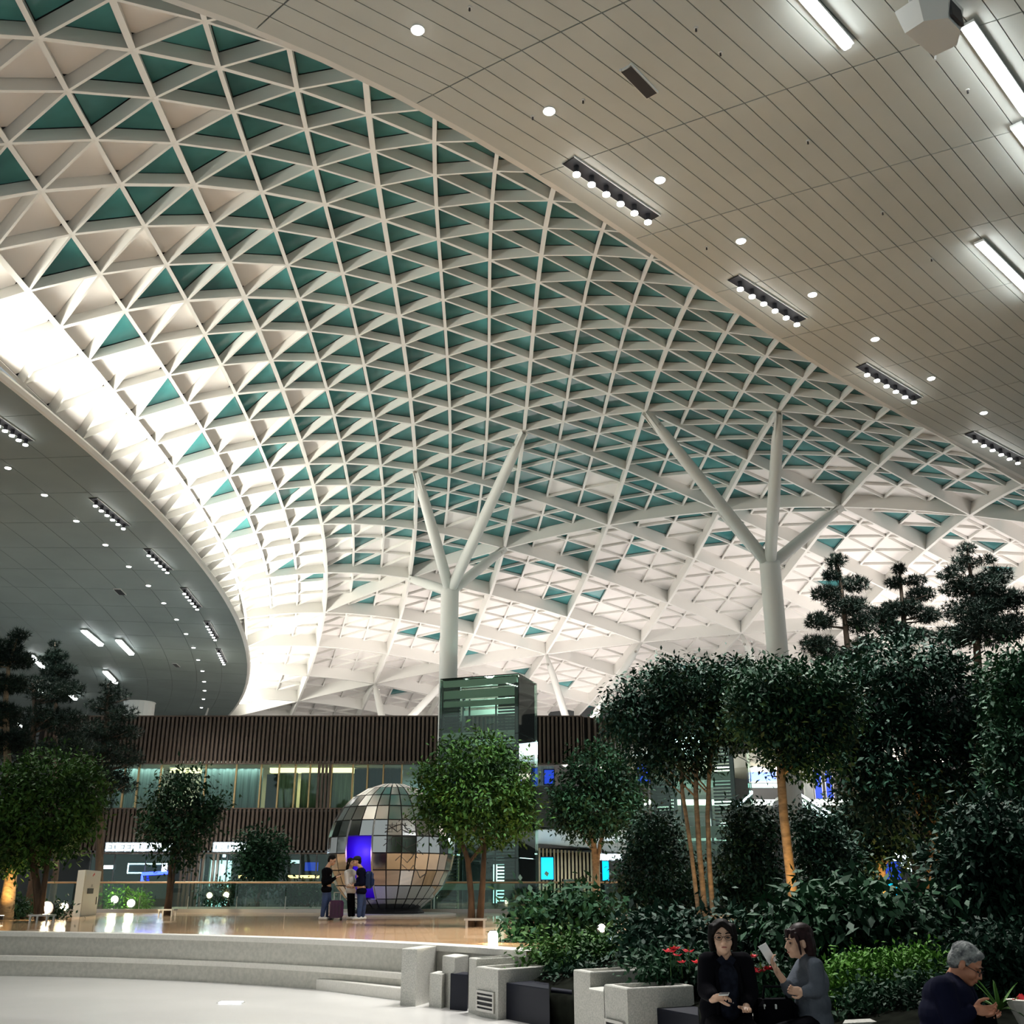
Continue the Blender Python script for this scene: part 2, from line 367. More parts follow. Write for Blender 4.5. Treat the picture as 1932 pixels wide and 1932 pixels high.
def soffit(name, E, z, t0, t1, step, d1, wd, mt, label, skew=0.0):
    root = empty(name, (*E.at(E.L/2, 8), 16), kind='structure', label=label); cells = []
    nt = int(round((t1-t0)/step)); nd = int(round(d1/wd))
    sl = MB()   # backing slab with a lip along the edge
    for k in range(nt):
        a, b = t0+k*step, t0+(k+1)*step; P = [E.at(a, 0), E.at(b, 0), E.at(b+skew*d1, d1), E.at(a+skew*d1, d1)]
        sl.add([(*p, z(p[1])+.05) for p in P]+[(*p, z(p[1])+.35) for p in P], [(0, 3, 2, 1), (4, 5, 6, 7), (0, 1, 5, 4), (2, 3, 7, 6)])
        for q in range(nd):
            d, e = q*wd+.010, (q+1)*wd-.010; c = [E.at(a+.014+skew*d, d), E.at(b-.014+skew*d, d), E.at(b-.014+skew*e, e), E.at(a+.014+skew*e, e)]
            P = np.array([(*p, z(p[1])) for p in c]); w = proj(P)
            vis = (w[:, 2] > 1).all() and (w[:, 0] > -10).any() and (w[:, 0] < 1942).any() and (w[:, 1] > -10).any() and (w[:, 1] < 1360).any()
            area = abs((w[2, 0]-w[0, 0])*(w[3, 1]-w[1, 1])-(w[3, 0]-w[1, 0])*(w[2, 1]-w[0, 1])) if vis else 0
            cells.append((area, np.concatenate([P, P+[0, 0, .06]])))
    sl.build('soffit_slab', M['seam'], root)
    F = [(0, 3, 2, 1), (4, 5, 6, 7), (0, 1, 5, 4), (1, 2, 6, 5), (2, 3, 7, 6), (3, 0, 4, 7)]
    cells.sort(key=lambda c: -c[0])
    for a, V in cells[:300]: mesh_obj('ceiling_panel', V, F, mt, root)
    mb = MB()
    for a, V in cells[300:]: mb.add(V, F)
    tag(mb.build('outer_ceiling_panels', mt, root), kind='stuff')
    return root
tR = ER.where(at_z(1065, 300, H_R))[0]
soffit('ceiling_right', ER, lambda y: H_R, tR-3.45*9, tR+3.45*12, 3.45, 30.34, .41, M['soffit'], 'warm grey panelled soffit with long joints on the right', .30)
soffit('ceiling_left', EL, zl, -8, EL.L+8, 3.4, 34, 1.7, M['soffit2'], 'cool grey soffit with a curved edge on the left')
# edge trims: a white lip beam along each soffit edge
for nm, E, z, r0, r1 in (('trim_1', ER, lambda y: H_R, -16, ER.L+14), ('trim_2', EL, zl, -8, EL.L+6)):
    P = [(*E.at(t, -.06), z(E.at(t)[1])+.12) for t in np.arange(r0, r1, 1.7)]
    tag(MB().tube(P, .14, 6).build(nm, M['rib']), kind='structure')

# ------------------------------------------------------------------ ceiling lights and fittings
def downlight(p, label, group, e, sp=1.5):
    t = empty('downlight', p, label, 'ceiling light', group)
    MB().lathe(p, [(.105, -.02), (.105, .02)], 14).build('lens', M['lamp'], t); MB().lathe(p, [(.135, -.005), (.135, .03)], 14).build('trim_ring', M['whitep'], t)
    if e: lamp('downlight_beam', 'SPOT', (p[0], p[1], p[2]-.06), e, (1, .98, .95), (p[0], p[1], 0), spot=sp, blend=.8, radius=.12)
for k, (u, v) in enumerate([(788, 57), (1036, 210), (1245, 340), (1398, 455), (1533, 556), (1651, 640), (1757, 714), (1856, 779)]):
    downlight(at_z(u, v, H_R-.02), f'{ORD[k]} round white downlight, counted from the near end of the right soffit', 'downlights along the right soffit', 2600)
for k, (u, v) in enumerate([(15, 883), (84, 934), (144, 983), (199, 1028), (243, 1069), (280, 1105), (309, 1138), (333, 1169), (351, 1196), (365, 1222), (374, 1245), (382, 1266), (385, 1286), (386, 1303), (384, 1319), (380, 1335)]):
    downlight(at_tilt(u, v, A_L-.02, B_L), f'{ORD[k]} round white downlight, counted from the near end of the left soffit', 'downlights along the left soffit', 900 if k % 2 == 0 else 0)
def spot_strip(p0, p1, label, group, e):
    p0, p1 = np.array(p0), np.array(p1); d = p1-p0; L = np.linalg.norm(d); d /= L; sd = np.cross(d, (0, 0, 1)); sd /= np.linalg.norm(sd); c = (p0+p1)/2; up = np.cross(sd, d)
    t = empty('spotlight_strip', c, label, 'spotlights', group)
    MB().box(c+up*.0, (L, .34, .03), ax=[d, sd, up]).build('recess', M['black'], t)
    fr = MB()
    for s in (-1, 1): fr.box(c+sd*s*.18, (L+.04, .02, .04), ax=[d, sd, up])
    fr.build('frame', M['whitep'], t)
    for k in range(6):
        q = p0+d*(L*(k+.5)/6)-up*.02
        h = MB().lathe(q, [(.062, -.20), (.062, 0)], 10).build('spot_head', M['black'], t)
        MB().lathe(q, [(.085, -.235), (.085, -.20)], 12).build('lens', M['lamp'], h)
    if e: lamp('spot_strip_beam', 'SPOT', c-up*.4, e, (1, .98, .94), (c[0], c[1], 0), spot=1.7, blend=.8, radius=.3)
for k, (a, b) in enumerate([((1073, 303), (1234, 412)), ((1384, 524), (1512, 605)), ((1625, 689), (1731, 752)), ((1829, 817), (1926, 867))]):
    spot_strip(at_z(*a, H_R-.03), at_z(*b, H_R-.03), f'{ORD[k]} black strip of six spotlights from the near end of the right soffit', 'spotlight strips in the right soffit', 6000)
for k, (a, b) in enumerate([((-22, 778), (56, 832)), ((176, 940), (239, 992)), ((278, 1036), (320, 1075)), ((346, 1109), (375, 1145)), ((390, 1172), (408, 1203)), ((412, 1224), (424, 1249))]):
    spot_strip(at_tilt(*a, A_L-.03, B_L), at_tilt(*b, A_L-.03, B_L), f'{ORD[k]} black strip of six spotlights from the near end of the left soffit', 'spotlight strips in the left soffit', 2600)
def light_bar(p0, p1, w, label, group):
    p0, p1 = np.array(p0), np.array(p1); d = p1-p0; L = np.linalg.norm(d); d /= L; sd = np.cross(d, (0, 0, 1)); sd /= np.linalg.norm(sd); c = (p0+p1)/2; up = np.cross(sd, d)
    t = empty('light_bar', c, label, 'ceiling light', group)
    MB().box(c-up*.03, (L, w, .10), ax=[d, sd, up], bev=.03).build('diffuser', M['bar'], t)
    MB().box(c+up*.05, (L+.06, w+.08, .06), ax=[d, sd, up]).build('housing', M['whitep'], t)
for k, (a, b, w) in enumerate([((1512, -12), (1600, 88), .16), ((1826, 50), (1940, 214), .18), ((1918, 240), (1990, 335), .16), ((1848, 460), (1950, 560), .16)]):
    light_bar(at_z(*a, H_R-.12), at_z(*b, H_R-.12), w, f'{ORD[k]} long white light bar on the right soffit, counted from the top', 'light bars on the right soffit')
for k, (a, b, w) in enumerate(sorted([((158, 1190), (190, 1217), .30), ((223, 1208), (248, 1234), .30), ((198, 1267), (218, 1288), .30), ((57, 1236), (83, 1260), .30), ((125, 1303), (142, 1319), .30), ((66, 1296), (78, 1306), .28), ((28, 1360), (40, 1372), .28)], key=lambda q: -q[0][0])):
    light_bar(at_tilt(*a, A_L-.13, B_L), at_tilt(*b, A_L-.13, B_L), w, f'{ORD[k]} short white light bar on the left soffit, counted from the right', 'light bars on the left soffit')
def vent(P, label, mt):
    P = [np.array(p) for p in P]; c = sum(P)/4; t = empty('ceiling_vent', c, label, 'vent')
    a = (P[1]-P[0]); b = (P[3]-P[0]); L, Wd = np.linalg.norm(a), np.linalg.norm(b); a /= L; b = b-a*(b@a); Wd = np.linalg.norm(b); b /= Wd; n = np.cross(a, b); n *= np.sign(n[2])
    MB().box(c-n*.01, (L, Wd, .02), ax=[a, b, n]).build('backing', M['black'], t)
    f = MB()
    for s in (-1, 1): f.box(c+b*s*(Wd/2), (L+.08, .05, .06), ax=[a, b, n]); f.box(c+a*s*(L/2), (.05, Wd, .06), ax=[a, b, n])
    f.build('frame', M['whitep'], t)
    sl = MB()
    for k in range(9): sl.box(c+b*(Wd*((k+.5)/9-.5))-n*.03, (L, .025, .03), ax=[a, b, n])
    tag(sl.build('slats', mt, t), kind='stuff')
vent([at_z(u, v, H_R-.02) for u, v in ((1170, 132), (1218, 181), (1241, 174), (1193, 126))], 'dark slatted air vent in the warm grey right soffit', M['grille'])
vent([at_tilt(u, v, A_L-.02, B_L) for u, v in ((216, 1113), (226, 1123), (236, 1119), (226, 1110))], 'small grey air vent on the left soffit between light bars and downlights', M['grille'])
vent([at_tilt(u, v, A_L-.02, B_L) for u, v in ((326, 1253), (333, 1259), (339, 1256), (331, 1251))], 'tiny grey air vent on the left soffit nearest the far dark end', M['grille'])
for k, (u, v) in enumerate([(886, 14), (1313, 53), (1359, 99), (1825, 170), (1100, 189), (1005, 220), (1524, 266), (1665, 400), (1333, 466), (1757, 488)]):
    p = at_z(u, v, H_R); t = empty('sprinkler', p, f'{ORD[k]} tiny sprinkler head on the right soffit, counted from the top down', 'sprinkler', 'sprinkler heads on the right soffit')
    MB().lathe(p, [(.045, -.02), (.045, 0)], 10).build('rose', M['whitep'], t); MB().lathe(p, [(.02, -.08), (.018, -.02)], 8).build('nozzle', M['grille'], t)
# faceted white loudspeaker hung from the right soffit
c = at_z(1757, 52, H_R-.6); t = empty('ceiling_loudspeaker', c, 'white faceted loudspeaker with dark front hung from the right soffit', 'loudspeaker')
e1 = np.array([.80, .60, 0]); e2 = np.array([-.60, .80, 0]); up = np.array([0, 0, 1.])
prof = [(-.62, .30), (.50, .30), (.62, -.20), (.30, -.48), (-.25, -.52), (-.60, -.15)]
V = [c+e1*a+e2*b+up*h for h, k in ((-.24, .80), (.22, 1)) for a, b in [(x*k, y*k) for x, y in prof]]
mesh_obj('cabinet', V, [(5, 4, 3, 2, 1, 0), tuple(range(6, 12))]+[(k, (k+1) % 6, 6+(k+1) % 6, 6+k) for k in range(6)], M['whitep'], t)
w = MB()
m_ = lambda k: (V[k]+V[(k+1) % 6]+V[6+k]+V[6+(k+1) % 6])/4
q = m_(3); nrm = np.cross(V[4]-V[3], up); nrm /= np.linalg.norm(nrm); nrm *= np.sign(nrm@(q-c)); ax = (V[4]-V[3]); wl = np.linalg.norm(ax); ax /= wl
MB().box(q+nrm*.01, (wl*.9, .05, .38), ax=[ax, nrm, np.cross(ax, nrm)]).build('front_grille', M['grille'], t)
MB().tube([c+e1*.55+e2*.3-up*.2, c+e1*.75+e2*.35+up*.2, c+e1*.85+e2*.45+up*.75], .02, 6).tube([c+e1*.5+e2*.3+up*.28, c+e1*.5+e2*.3+up*.78], .025, 6).tube([c-e1*.4+e2*.1+up*.28, c-e1*.4+e2*.1+up*.78], .025, 6).build('bracket', M['whitep'], t)
# ------------------------------------------------------------------ floors, stepped platform
Z1, Z2 = .34, .76
fl = tag(mesh_obj('floor', [(-70, -12, 0), (70, -12, 0), (70, 120, 0), (-70, 120, 0)], [(0, 1, 2, 3)], M['floor']), kind='structure', label='pale polished stone floor of the plaza')
def lin(px, z): return [at_z(u, v, z)[:2] for u, v in px]
def smooth_line(P, n=28, deg=3):
    P = np.array(P); t = np.r_[0, np.cumsum(np.linalg.norm(np.diff(P, axis=0), axis=1))]; T = np.linspace(0, t[-1], n)
    return np.stack([np.polyval(np.polyfit(t, P[:, k], deg), T) for k in (0, 1)], 1)
base = smooth_line([(-30, 21.2), (-20, 22.0)]+lin([(0, 1842), (130, 1843), (250, 1846), (400, 1853), (595, 1867), (755, 1884)], 0))
edge2 = smooth_line([(-30, 23.4), (-20, 24.0)]+lin([(0, 1761), (150, 1762), (300, 1764), (500, 1768), (700, 1777), (850, 1785), (975, 1797)], Z2))
back = [(6.5, 19.0), (8, 30), (7, 40.2), (-40, 40.2), (-40, 23.4)]
def slab(name, front, back, z0, z1, mt, lip, label):
    poly = [tuple(p) for p in front]+back
    o = empty(name, (*front[len(front)//2], z0), kind='structure', label=label)
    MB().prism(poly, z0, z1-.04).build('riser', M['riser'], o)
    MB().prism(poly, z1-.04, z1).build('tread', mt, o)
    f = np.array(front); g = np.gradient(f, axis=0); nn = np.stack([g[:, 1], -g[:, 0]], 1); nn /= np.linalg.norm(nn, axis=1)[:, None]
    nn *= np.sign((nn@np.array([0, -1.])).mean())
    V = []; F = []
    for k in range(len(f)):
        for d, z in ((.03, z1-.07), (.03, z1+.012), (-lip, z1+.012), (-lip, z1-.07)): V.append((*(f[k]+nn[k]*d), z))
    for k in range(len(f)-1): F += [(k*4+t, k*4+(t+1) % 4, k*4+4+(t+1) % 4, k*4+4+t) for t in range(4)]
    mesh_obj('nosing', V, F, M['step'], o)
    return o
slab('floor_step', base, [(1.2, 17.2), (5, 19.6), (6, 24), (-40, 24), (-40, 21.2)], 0, Z1, M['step'], .25, 'lower curved pale granite tier of the steps')
slab('floor_platform', edge2, back, 0, Z2, M['wood'], .45, 'raised platform with a glossy timber deck behind the curved steps')
# ------------------------------------------------------------------ half steps and pier at the end of the tiers
def block_px(name, fl_, fr, br, top, z0, mt, label, cat, group=None, zt=None, bev=.02):
    """fl_, fr, br: floor pixels of the front-left, front-right and back-right corners on height z0; zt top height"""
    a, b, c = [at_z(*p, z0)[:2] for p in (fl_, fr, br)]
    d = a+(c-b)
    t = empty(name, (*((a+c)/2), z0), label, cat, group)
    poly = [tuple(a), tuple(b), tuple(c), tuple(d)]
    MB().prism(poly, z0, zt-.05).build('body', mt, t)
    m = np.mean(poly, 0); cap = MB()
    q = [tuple(m+(np.array(p)-m)*.985) for p in poly]
    n = 4; V = [(x, y, zt-.05) for x, y in poly]+[(x, y, zt-.012) for x, y in poly]+[(x, y, zt) for x, y in q]
    cap.add(V, [(3, 2, 1, 0), (8, 9, 10, 11)]+[(l*4+k, l*4+(k+1) % 4, l*4+4+(k+1) % 4, l*4+4+k) for l in range(2) for k in range(4)])
    cap.build('top_slab', mt, t)
    return t
block_px('half_step', (596, 1867), (757, 1888), (757, 1868), 0, 0, M['step'], 'low granite half step on the floor before the tiers', 'step', zt=.17)
block_px('half_step', (662, 1812), (757, 1822), (757, 1806), 0, Z1, M['step'], 'granite half step on the lower tier beside the pier', 'step', zt=.55)
block_px('granite_pier', (755, 1897), (784, 1899), (833, 1884), 0, 0, M['stone'], 'tall square granite pier ending the curved steps', 'pier', zt=.76)

# ------------------------------------------------------------------ balustrade at the back of the platform
YB = 40.0; bx0, bx1 = at_y(84, 1665, YB)[0], at_y(1180, 1665, YB)[0]
t = empty('glass_balustrade', ((bx0+bx1)/2, YB, Z2), 'long glass balustrade with thin warm metal handrail behind the globe', 'balustrade')
nb = 12; wd = (bx1-bx0)/nb
for k in range(nb): MB().box((bx0+wd*(k+.5), YB, Z2+.58), (wd-.03, .02, .96)).build('glass_pane', M['bal'], t)
zr = at_y(600, 1665, YB)[2]
MB().tube([(bx0, YB, zr), (bx1, YB, zr)], .035, 8).build('handrail', M['bronze'], t)
MB().box(((bx0+bx1)/2, YB, Z2+.06), (bx1-bx0, .09, .12)).build('base_channel', M['steel'], t)
for k in range(nb+1): MB().box((bx0+wd*k, YB+.05, Z2+.3), (.03, .03, .5)).build('post', M['steel'], t)
# planter wall seen through the glass
a, b = at_y(150, 1700, 44), at_y(640, 1700, 44)
t = empty('stone_planter', ((a[0]+b[0])/2, 44, 0), 'low pale planter wall with a metal rail behind the glass balustrade', 'planter')
MB().box(((a[0]+b[0])/2, 44.6, .41), (b[0]-a[0], 1.2, .83)).build('body', M['step'], t)
MB().box(((a[0]+b[0])/2, 44, .86), (b[0]-a[0]+.1, .1, .06)).build('coping', M['steel'], t)

# ------------------------------------------------------------------ timber-slat building behind
YF = 64.0
fx = lambda u, v=1480: at_y(u, v, YF)[0]
fz = lambda v: at_y(966, v, YF)[2]
ZT, ZW1, ZW0, ZS = fz(1352), fz(1440), fz(1526), fz(1610)
wall = empty('wall_back', (-10, YF, 0), kind='structure', label='dark building front clad in brown timber slats')
bk = MB(); bk.box(((-29+4.6)/2, YF+.4, (ZT+ZW1)/2), (33.6, .3, ZT-ZW1)); bk.build('upper_backing', M['slatback'], wall)
MB().box(((-29-3.6)/2, YF+.4, (ZW0+ZS)/2), (25.4, .3, ZW0-ZS)).build('lower_backing', M['slatback'], wall)
proto = {}
def slat(x, y, z0, z1, rz=0, mt='slat', w=.135, nm='slat', parent=None):
    key = (nm, round(z1-z0, 2), mt)
    if key not in proto:
        mb = MB().box((0, 0, 0), (w, .2, z1-z0)); proto[key] = mesh_obj(nm, mb.V, mb.F, M[mt]); o = proto[key]
    else: o = proto[key].copy(); COL.objects.link(o)
    p = parent or wall; o.parent = p; o.location = np.array([x, y, (z0+z1)/2])-origin_of(p); o.rotation_euler = (0, 0, rz); return o
PIT = .256
x = -28.5
while x < 4.3: slat(x, YF+.1, ZW1, ZT); x += PIT
R = 2.6                                              # rounded right end
n = 11; sx = 4.35
V = []; F = []
for k in range(n+1):
    an = math.pi/2*k/n; px_, py_ = sx+R*math.sin(an), YF+.1+R*(1-math.cos(an))
    if k < n-2: slat(px_, py_, ZW1, ZT, an)
    V += [(sx+(R-.25)*math.sin(an), YF+.35+(R-.25)*(1-math.cos(an)), z) for z in (ZW1, ZT)]
F = [(2*k, 2*k+2, 2*k+3, 2*k+1) for k in range(n)]
mesh_obj('curved_backing', V, F, M['slatback'], wall)
MB().box((sx+R, YF+7, (ZT+ZW1)/2), (.2, 9, ZT-ZW1)).build('side_backing', M['slatback'], wall)
x = -28.5
while x < fx(862): slat(x, YF+.1, ZS, ZW0); x += PIT
for u in (341, 349, 357, 365, 373, 381, 400, 408): slat(fx(u, 1650), YF+.1, .1, ZS)
for u in (600, 607, 614, 621): slat(fx(u), YF+.1, ZW0, ZW1)
for z, nm in ((ZT+.03, 'coping'), (ZW1-.02, 'window_head'), (ZW0+.02, 'window_sill'), (ZS, 'shopfront_head')):
    MB().box(((-28.7+4.3)/2 if z > ZW0+.5 else (-28.7-3.7)/2, YF+.15, z), (33 if z > ZW0+.5 else 25, .34, .07)).build(nm, M['slat'], wall)
# upper window strip
win = empty('window_1', (-14, YF, ZW0), kind='structure', label='long strip of upper windows with gold mullions')
mul = [196, 232, 258, 300, 385, 443, 490, 524, 555, 583, 624, 664, 692, 722, 757, 795, 834]
for a, b in zip(mul[:-1], mul[1:]):
    MB().box(((fx(a)+fx(b))/2, YF+.2, (ZW0+ZW1)/2), (fx(b)-fx(a)-.08, .04, ZW1-ZW0-.08)).build('pane', M['pane'], win)
for u in mul: MB().box((fx(u), YF+.14, (ZW0+ZW1)/2), (.09, .16, ZW1-ZW0)).build('mullion', M['gold'], win)
MB().box((-14, YF+4.2, 7.2), (26, .2, 4.4)).build('room_wall', M['cream'], win)
MB().box((-14, YF+2.2, ZW0-.1), (26, 4, .1)).build('room_floor', M['greyw'], win); MB().box((-14, YF+2.2, ZW1+.1), (26, 4, .1)).build('room_ceiling', M['cream'], win)
def curtain(u0, u1, mt, label, y=YF+.7, drop=.25):
    a, b = fx(u0), fx(u1); n = int((b-a)/.10); V = []; F = []
    for k in range(n+1):
        xx = a+(b-a)*k/n; yy = y+.06*math.sin(k*1.5); V += [(xx, yy, ZW0), (xx, yy, ZW1-drop), (xx, yy+.03, ZW0), (xx, yy+.03, ZW1-drop)]
    for k in range(n): F += [(k*4, k*4+4, k*4+5, k*4+1), (k*4+2, k*4+3, k*4+7, k*4+6)]
    t = empty('curtain', ((a+b)/2, y, ZW0), label, 'curtain'); mesh_obj('cloth', V, F, M[mt], t, True)
    MB().tube([(a, y, ZW1-drop+.03), (b, y, ZW1-drop+.03)], .03, 6).build('rail', M['steel'], t)
curtain(205, 298, 'curtain', 'grey-green curtain in the upper window beside the pine tops')
curtain(372, 490, 'curtain', 'wide grey-green curtain in the middle of the upper windows')
curtain(522, 557, 'curtain2', 'narrow straw-coloured curtain right of the dark window bay', drop=.55)
curtain(563, 660, 'curtain2', 'wide straw-coloured curtain under the warm window light', drop=.55)
curtain(664, 755, 'curtain3', 'dark blue curtain above the globe')
for u0, u1, lab in ((498, 662, 'long warm ceiling light glowing inside the upper windows'), (305, 368, 'short warm ceiling light in the window behind the small tree')):
    a, b = fx(u0), fx(u1); t = empty('window_light', ((a+b)/2, YF+1.4, ZW1-.3), lab, 'light')
    MB().box(((a+b)/2, YF+1.5, ZW1-.28), (b-a, .5, .28)).build('diffuser', M['ceilglow'], t); MB().box(((a+b)/2, YF+1.5, ZW1-.1), (b-a+.1, .6, .08)).build('housing', M['whitep'], t)
lamp('bay_glow', 'AREA', (fx(580), YF+2.3, ZW1-.3), 160, (1, .75, .4), (fx(580), YF+2.3, 0), (5, 1.5)); lamp('bay_glow', 'AREA', (fx(335), YF+2.3, ZW1-.3), 90, (1, .85, .6), (fx(335), YF+2.3, 0), (3, 1.5))
for u in (255, 430): lamp('bay_glow', 'AREA', (fx(u), YF+.42, ZW1-.12), 24, (.92, 1, .95), (fx(u), YF+.75, ZW0), (3.6, .2))  # added in front of the curtains to brighten them
lamp('bay_glow', 'AREA', (fx(795), YF+2.0, ZW1-.3), 60, (.5, .8, 1), (fx(795), YF+2.0, 0), (2.4, 1.5))
# cabinet-dark bay inside the windows
t = empty('wall_cabinet', (fx(508), YF+1.2, ZW0), 'tall dark cabinet inside the upper window bay', 'cabinet'); MB().box((fx(508), YF+1.2, ZW0+1.05), (.8, .5, 2.1), bev=.02).build('body', M['curtain3'], t); MB().box((fx(508), YF+.93, ZW0+1.05), (.7, .03, 1.95)).build('door', M['black'], t)

# ------------------------------------------------------------------ ground-floor shops
shop = empty('wall_shops', (-14, YF+5, 0), kind='structure', label='dim shop interiors under the timber building')
MB().box((-14, YF+6, 1.8), (34, .2, 3.8)).build('rear_wall', M['greyw'], shop); MB().box((-12, YF+3, ZS+.1), (34, 6, .12)).build('shop_ceiling', M['greyw'], shop)
gl = empty('window_2', (-10, YF+.2, 0), kind='structure', label='glazed shopfront with slim frames')
su = [188, 232, 290, 338, 386, 398, 440, 480, 520, 545, 575, 605, 650, 700, 750, 800, 838]
for a, b in zip(su[:-1], su[1:]):
    if (a, b) in ((338, 386), (386, 398)): continue
    MB().box(((fx(a)+fx(b))/2, YF+.2, ZS/2), (fx(b)-fx(a)-.06, .04, ZS-.1)).build('pane', M['pane'], gl)
for u in su: MB().box((fx(u), YF+.2, ZS/2), (.07, .1, ZS)).build('frame_post', M['greyw'], gl)
def sign(u0, u1, v, h, nblk, label, mt='signw', y=YF-.08, cat='sign', gap=.22):
    a, b = at_y(u0, v, y), at_y(u1, v, y); t = empty('shop_sign', (a+b)/2, label, cat)
    MB().box((a+b)/2+[0, .06, 0], (b[0]-a[0]+.1, .06, h+.12)).build('backboard', M['greyw'], t)
    wd = (b[0]-a[0])/nblk; r = random.Random(int(u0))
    for k in range(nblk):                              # glowing block-like characters, unreadable in the photograph
        x = a[0]+wd*(k+.5); lt = MB(); w = wd*(1-gap); s = r.randrange(4)
        lt.box((x-w*.38, y, a[2]), (w*.24, .05, h)); lt.box((x, y, a[2]+h*.40), (w, .05, h*.2))
        if s != 1: lt.box((x, y, a[2]-h*.40), (w, .05, h*.2))
        if s != 2: lt.box((x+w*.38, y, a[2]), (w*.24, .05, h))
        if s != 3: lt.box((x, y, a[2]), (w*.8, .05, h*.18))
        lt.build('letter', M[mt], t)
    return t
sign(199, 329, 1598, .42, 11, 'long glowing white shop sign beneath the slats, leftmost of the facade signs')
sign(402, 470, 1598, .46, 6, 'short bright white shop sign above the pale lit doorway')
def glow_box(name, u0, v0, u1, v1, y, mt, label, cat, dep=.08, frame=True, fm='black', post=False):
    a, b = at_y(u0, v0, y), at_y(u1, v1, y); c = (a+b)/2; t = empty(name, (c[0], y, b[2]), label, cat)
    MB().box(c, (b[0]-a[0], dep, a[2]-b[2])).build('screen' if cat == 'screen' else 'panel', M[mt], t)
    if post: MB().box((c[0], y+.12, b[2]/2), (.12, .1, b[2])).box((c[0], y+.1, b[2]+.05), (.5, .06, .1)).build('stand', M['greyw'], t)
    if frame:
        f = MB(); w, h = b[0]-a[0], a[2]-b[2]
        for s in (-1, 1): f.box(c+[s*w/2, -.01, 0], (.05, dep+.04, h+.05)); f.box(c+[0, -.01, s*h/2], (w, dep+.04, .05))
        f.build('frame', M[fm], t)
    return t
t = glow_box('display_screen', 243, 1630, 306, 1647, YF+1, 'curtain3', 'dark display board in a white glowing frame inside the left shop', 'screen', frame=True, fm='signw')
a = at_y(268, 1662, YF-.3); b = at_y(268, 1649, YF-.3); c = at_y(318, 1646, YF-.3)
t = empty('neon_tube', b, 'bent blue neon tube glowing beside the small tree trunk', 'neon light'); MB().tube([a, b, c], .09, 8).build('tube', M['blueglow'], t)
for q in (a, b, c): MB().tube([q, q+[0, .55, 0]], .02, 6).build('bracket', M['steel'], t)
MB().tube([c, c+[0, 0, .12]], .05, 6).build('end_cap', M['whitep'], t)
glow_box('shop_light', 306, 1628, 316, 1646, YF-.2, 'signw', 'small square white shop light at the end of the blue neon', 'light')
glow_box('shop_light', 196, 1632, 217, 1640, YF+.6, 'signw', 'small bluish shop light seen under the long sign', 'light')
a, b = fx(398), fx(440)
t = empty('glass_door', ((a+b)/2, YF+1.4, 0), 'pale lit glass doorway under the short white sign', 'door')
MB().box(((a+b)/2, YF+1.6, 1.6), (b-a, .06, 3.1)).build('door_leaf', M['shopw'], t)
for s in (a, b, (a+b)/2): MB().box((s, YF+1.5, 1.6), (.08, .12, 3.2)).build('door_frame', M['cream'], t)
MB().tube([((a+b)/2-.15, YF+1.4, .9), ((a+b)/2-.15, YF+1.4, 1.5)], .025, 6).build('handle', M['steel'], t)
lamp('shop_glow', 'POINT', ((a+b)/2, YF-.6, 2.6), 40, (.8, 1, 1), radius=.4)
for u0, u1, lab in ((452, 506, 'amber lit counter edge behind the dark bushy shrub'), (545, 603, 'amber lit counter edge beside the globe')):
    a, b = at_y(u0, 1655, YF+1.5), at_y(u1, 1655, YF+1.5); t = empty('shop_counter', ((a[0]+b[0])/2, YF+1.5, 0), lab, 'counter')
    MB().box(((a[0]+b[0])/2, YF+1.7, a[2]/2), (b[0]-a[0], .7, a[2])).build('body', M['greyw'], t); MB().box(((a[0]+b[0])/2, YF+1.3, a[2]+.03), (b[0]-a[0], .12, .16)).build('glow_strip', M['warmglow'], t)
for k, (u0, v0, u1, v1, mt, lab) in enumerate([(548, 1622, 566, 1630, 'shopw', 'small bright shop light above the amber counter edge'), (575, 1626, 601, 1644, 'blue', 'blue lit shop panel next to the globe'), (420, 1612, 427, 1618, 'signw', 'tiny lit plate above the pale doorway')]):
    glow_box('shop_light', u0, v0, u1, v1, YF+1.1, mt, lab, 'light')
# shop area right of the lift: bright displays, tan slats, white canopy
gw = empty('wall_right', (5, YF-1, 5), kind='structure', label='dark grey clad wall above a curved white canopy')
YG = 60.0
gx = lambda u, v=1520: at_y(u, v, YG)[0]; gz = lambda v: at_y(966, v, YG)[2]
for k in range(3):
    z0, z1 = gz(1565)+(gz(1482)-gz(1565))*k/3, gz(1565)+(gz(1482)-gz(1565))*(k+1)/3
    MB().box(((gx(993)+gx(1215))/2, YG, (z0+z1)/2), (gx(1215)-gx(993), .3, z1-z0-.03)).build('cladding_panel', M['greyw'], gw)
MB().box(((gx(1005)+gx(1048))/2, YG+1.6, (gz(1440)+gz(1482))/2), (gx(1048)-gx(1005), .2, gz(1440)-gz(1482))).build('upper_panel', M['curtain'], gw)
glow_box('blue_window_panel', 1026, 1452, 1046, 1480, YG+1.3, 'blue', 'small dark blue glass panel above the grey clad wall', 'window')
glow_box('blue_window_panel', 1202, 1440, 1238, 1478, YG+4, 'blue', 'blue glass panel beside the second lift behind the leafy tree', 'window', post=True)
cv = MB(); V = []; F = []
for k in range(14):
    u = 1000+k*17; d = 3.2*math.sin(math.pi*k/13*.9); z = gz(1566)+.0
    V += [(gx(u), YG-.1, z), (gx(u), YG-.1, z+.12), (gx(u)+.2, YG+4.5, gz(1566)-.55-.05*k), (gx(u)+.2, YG+4.5, gz(1566)-.43-.05*k)]
for k in range(13): F += [(k*4+a, k*4+b, k*4+4+b, k*4+4+a) for a, b in ((0, 2), (2, 3), (3, 1), (1, 0))]
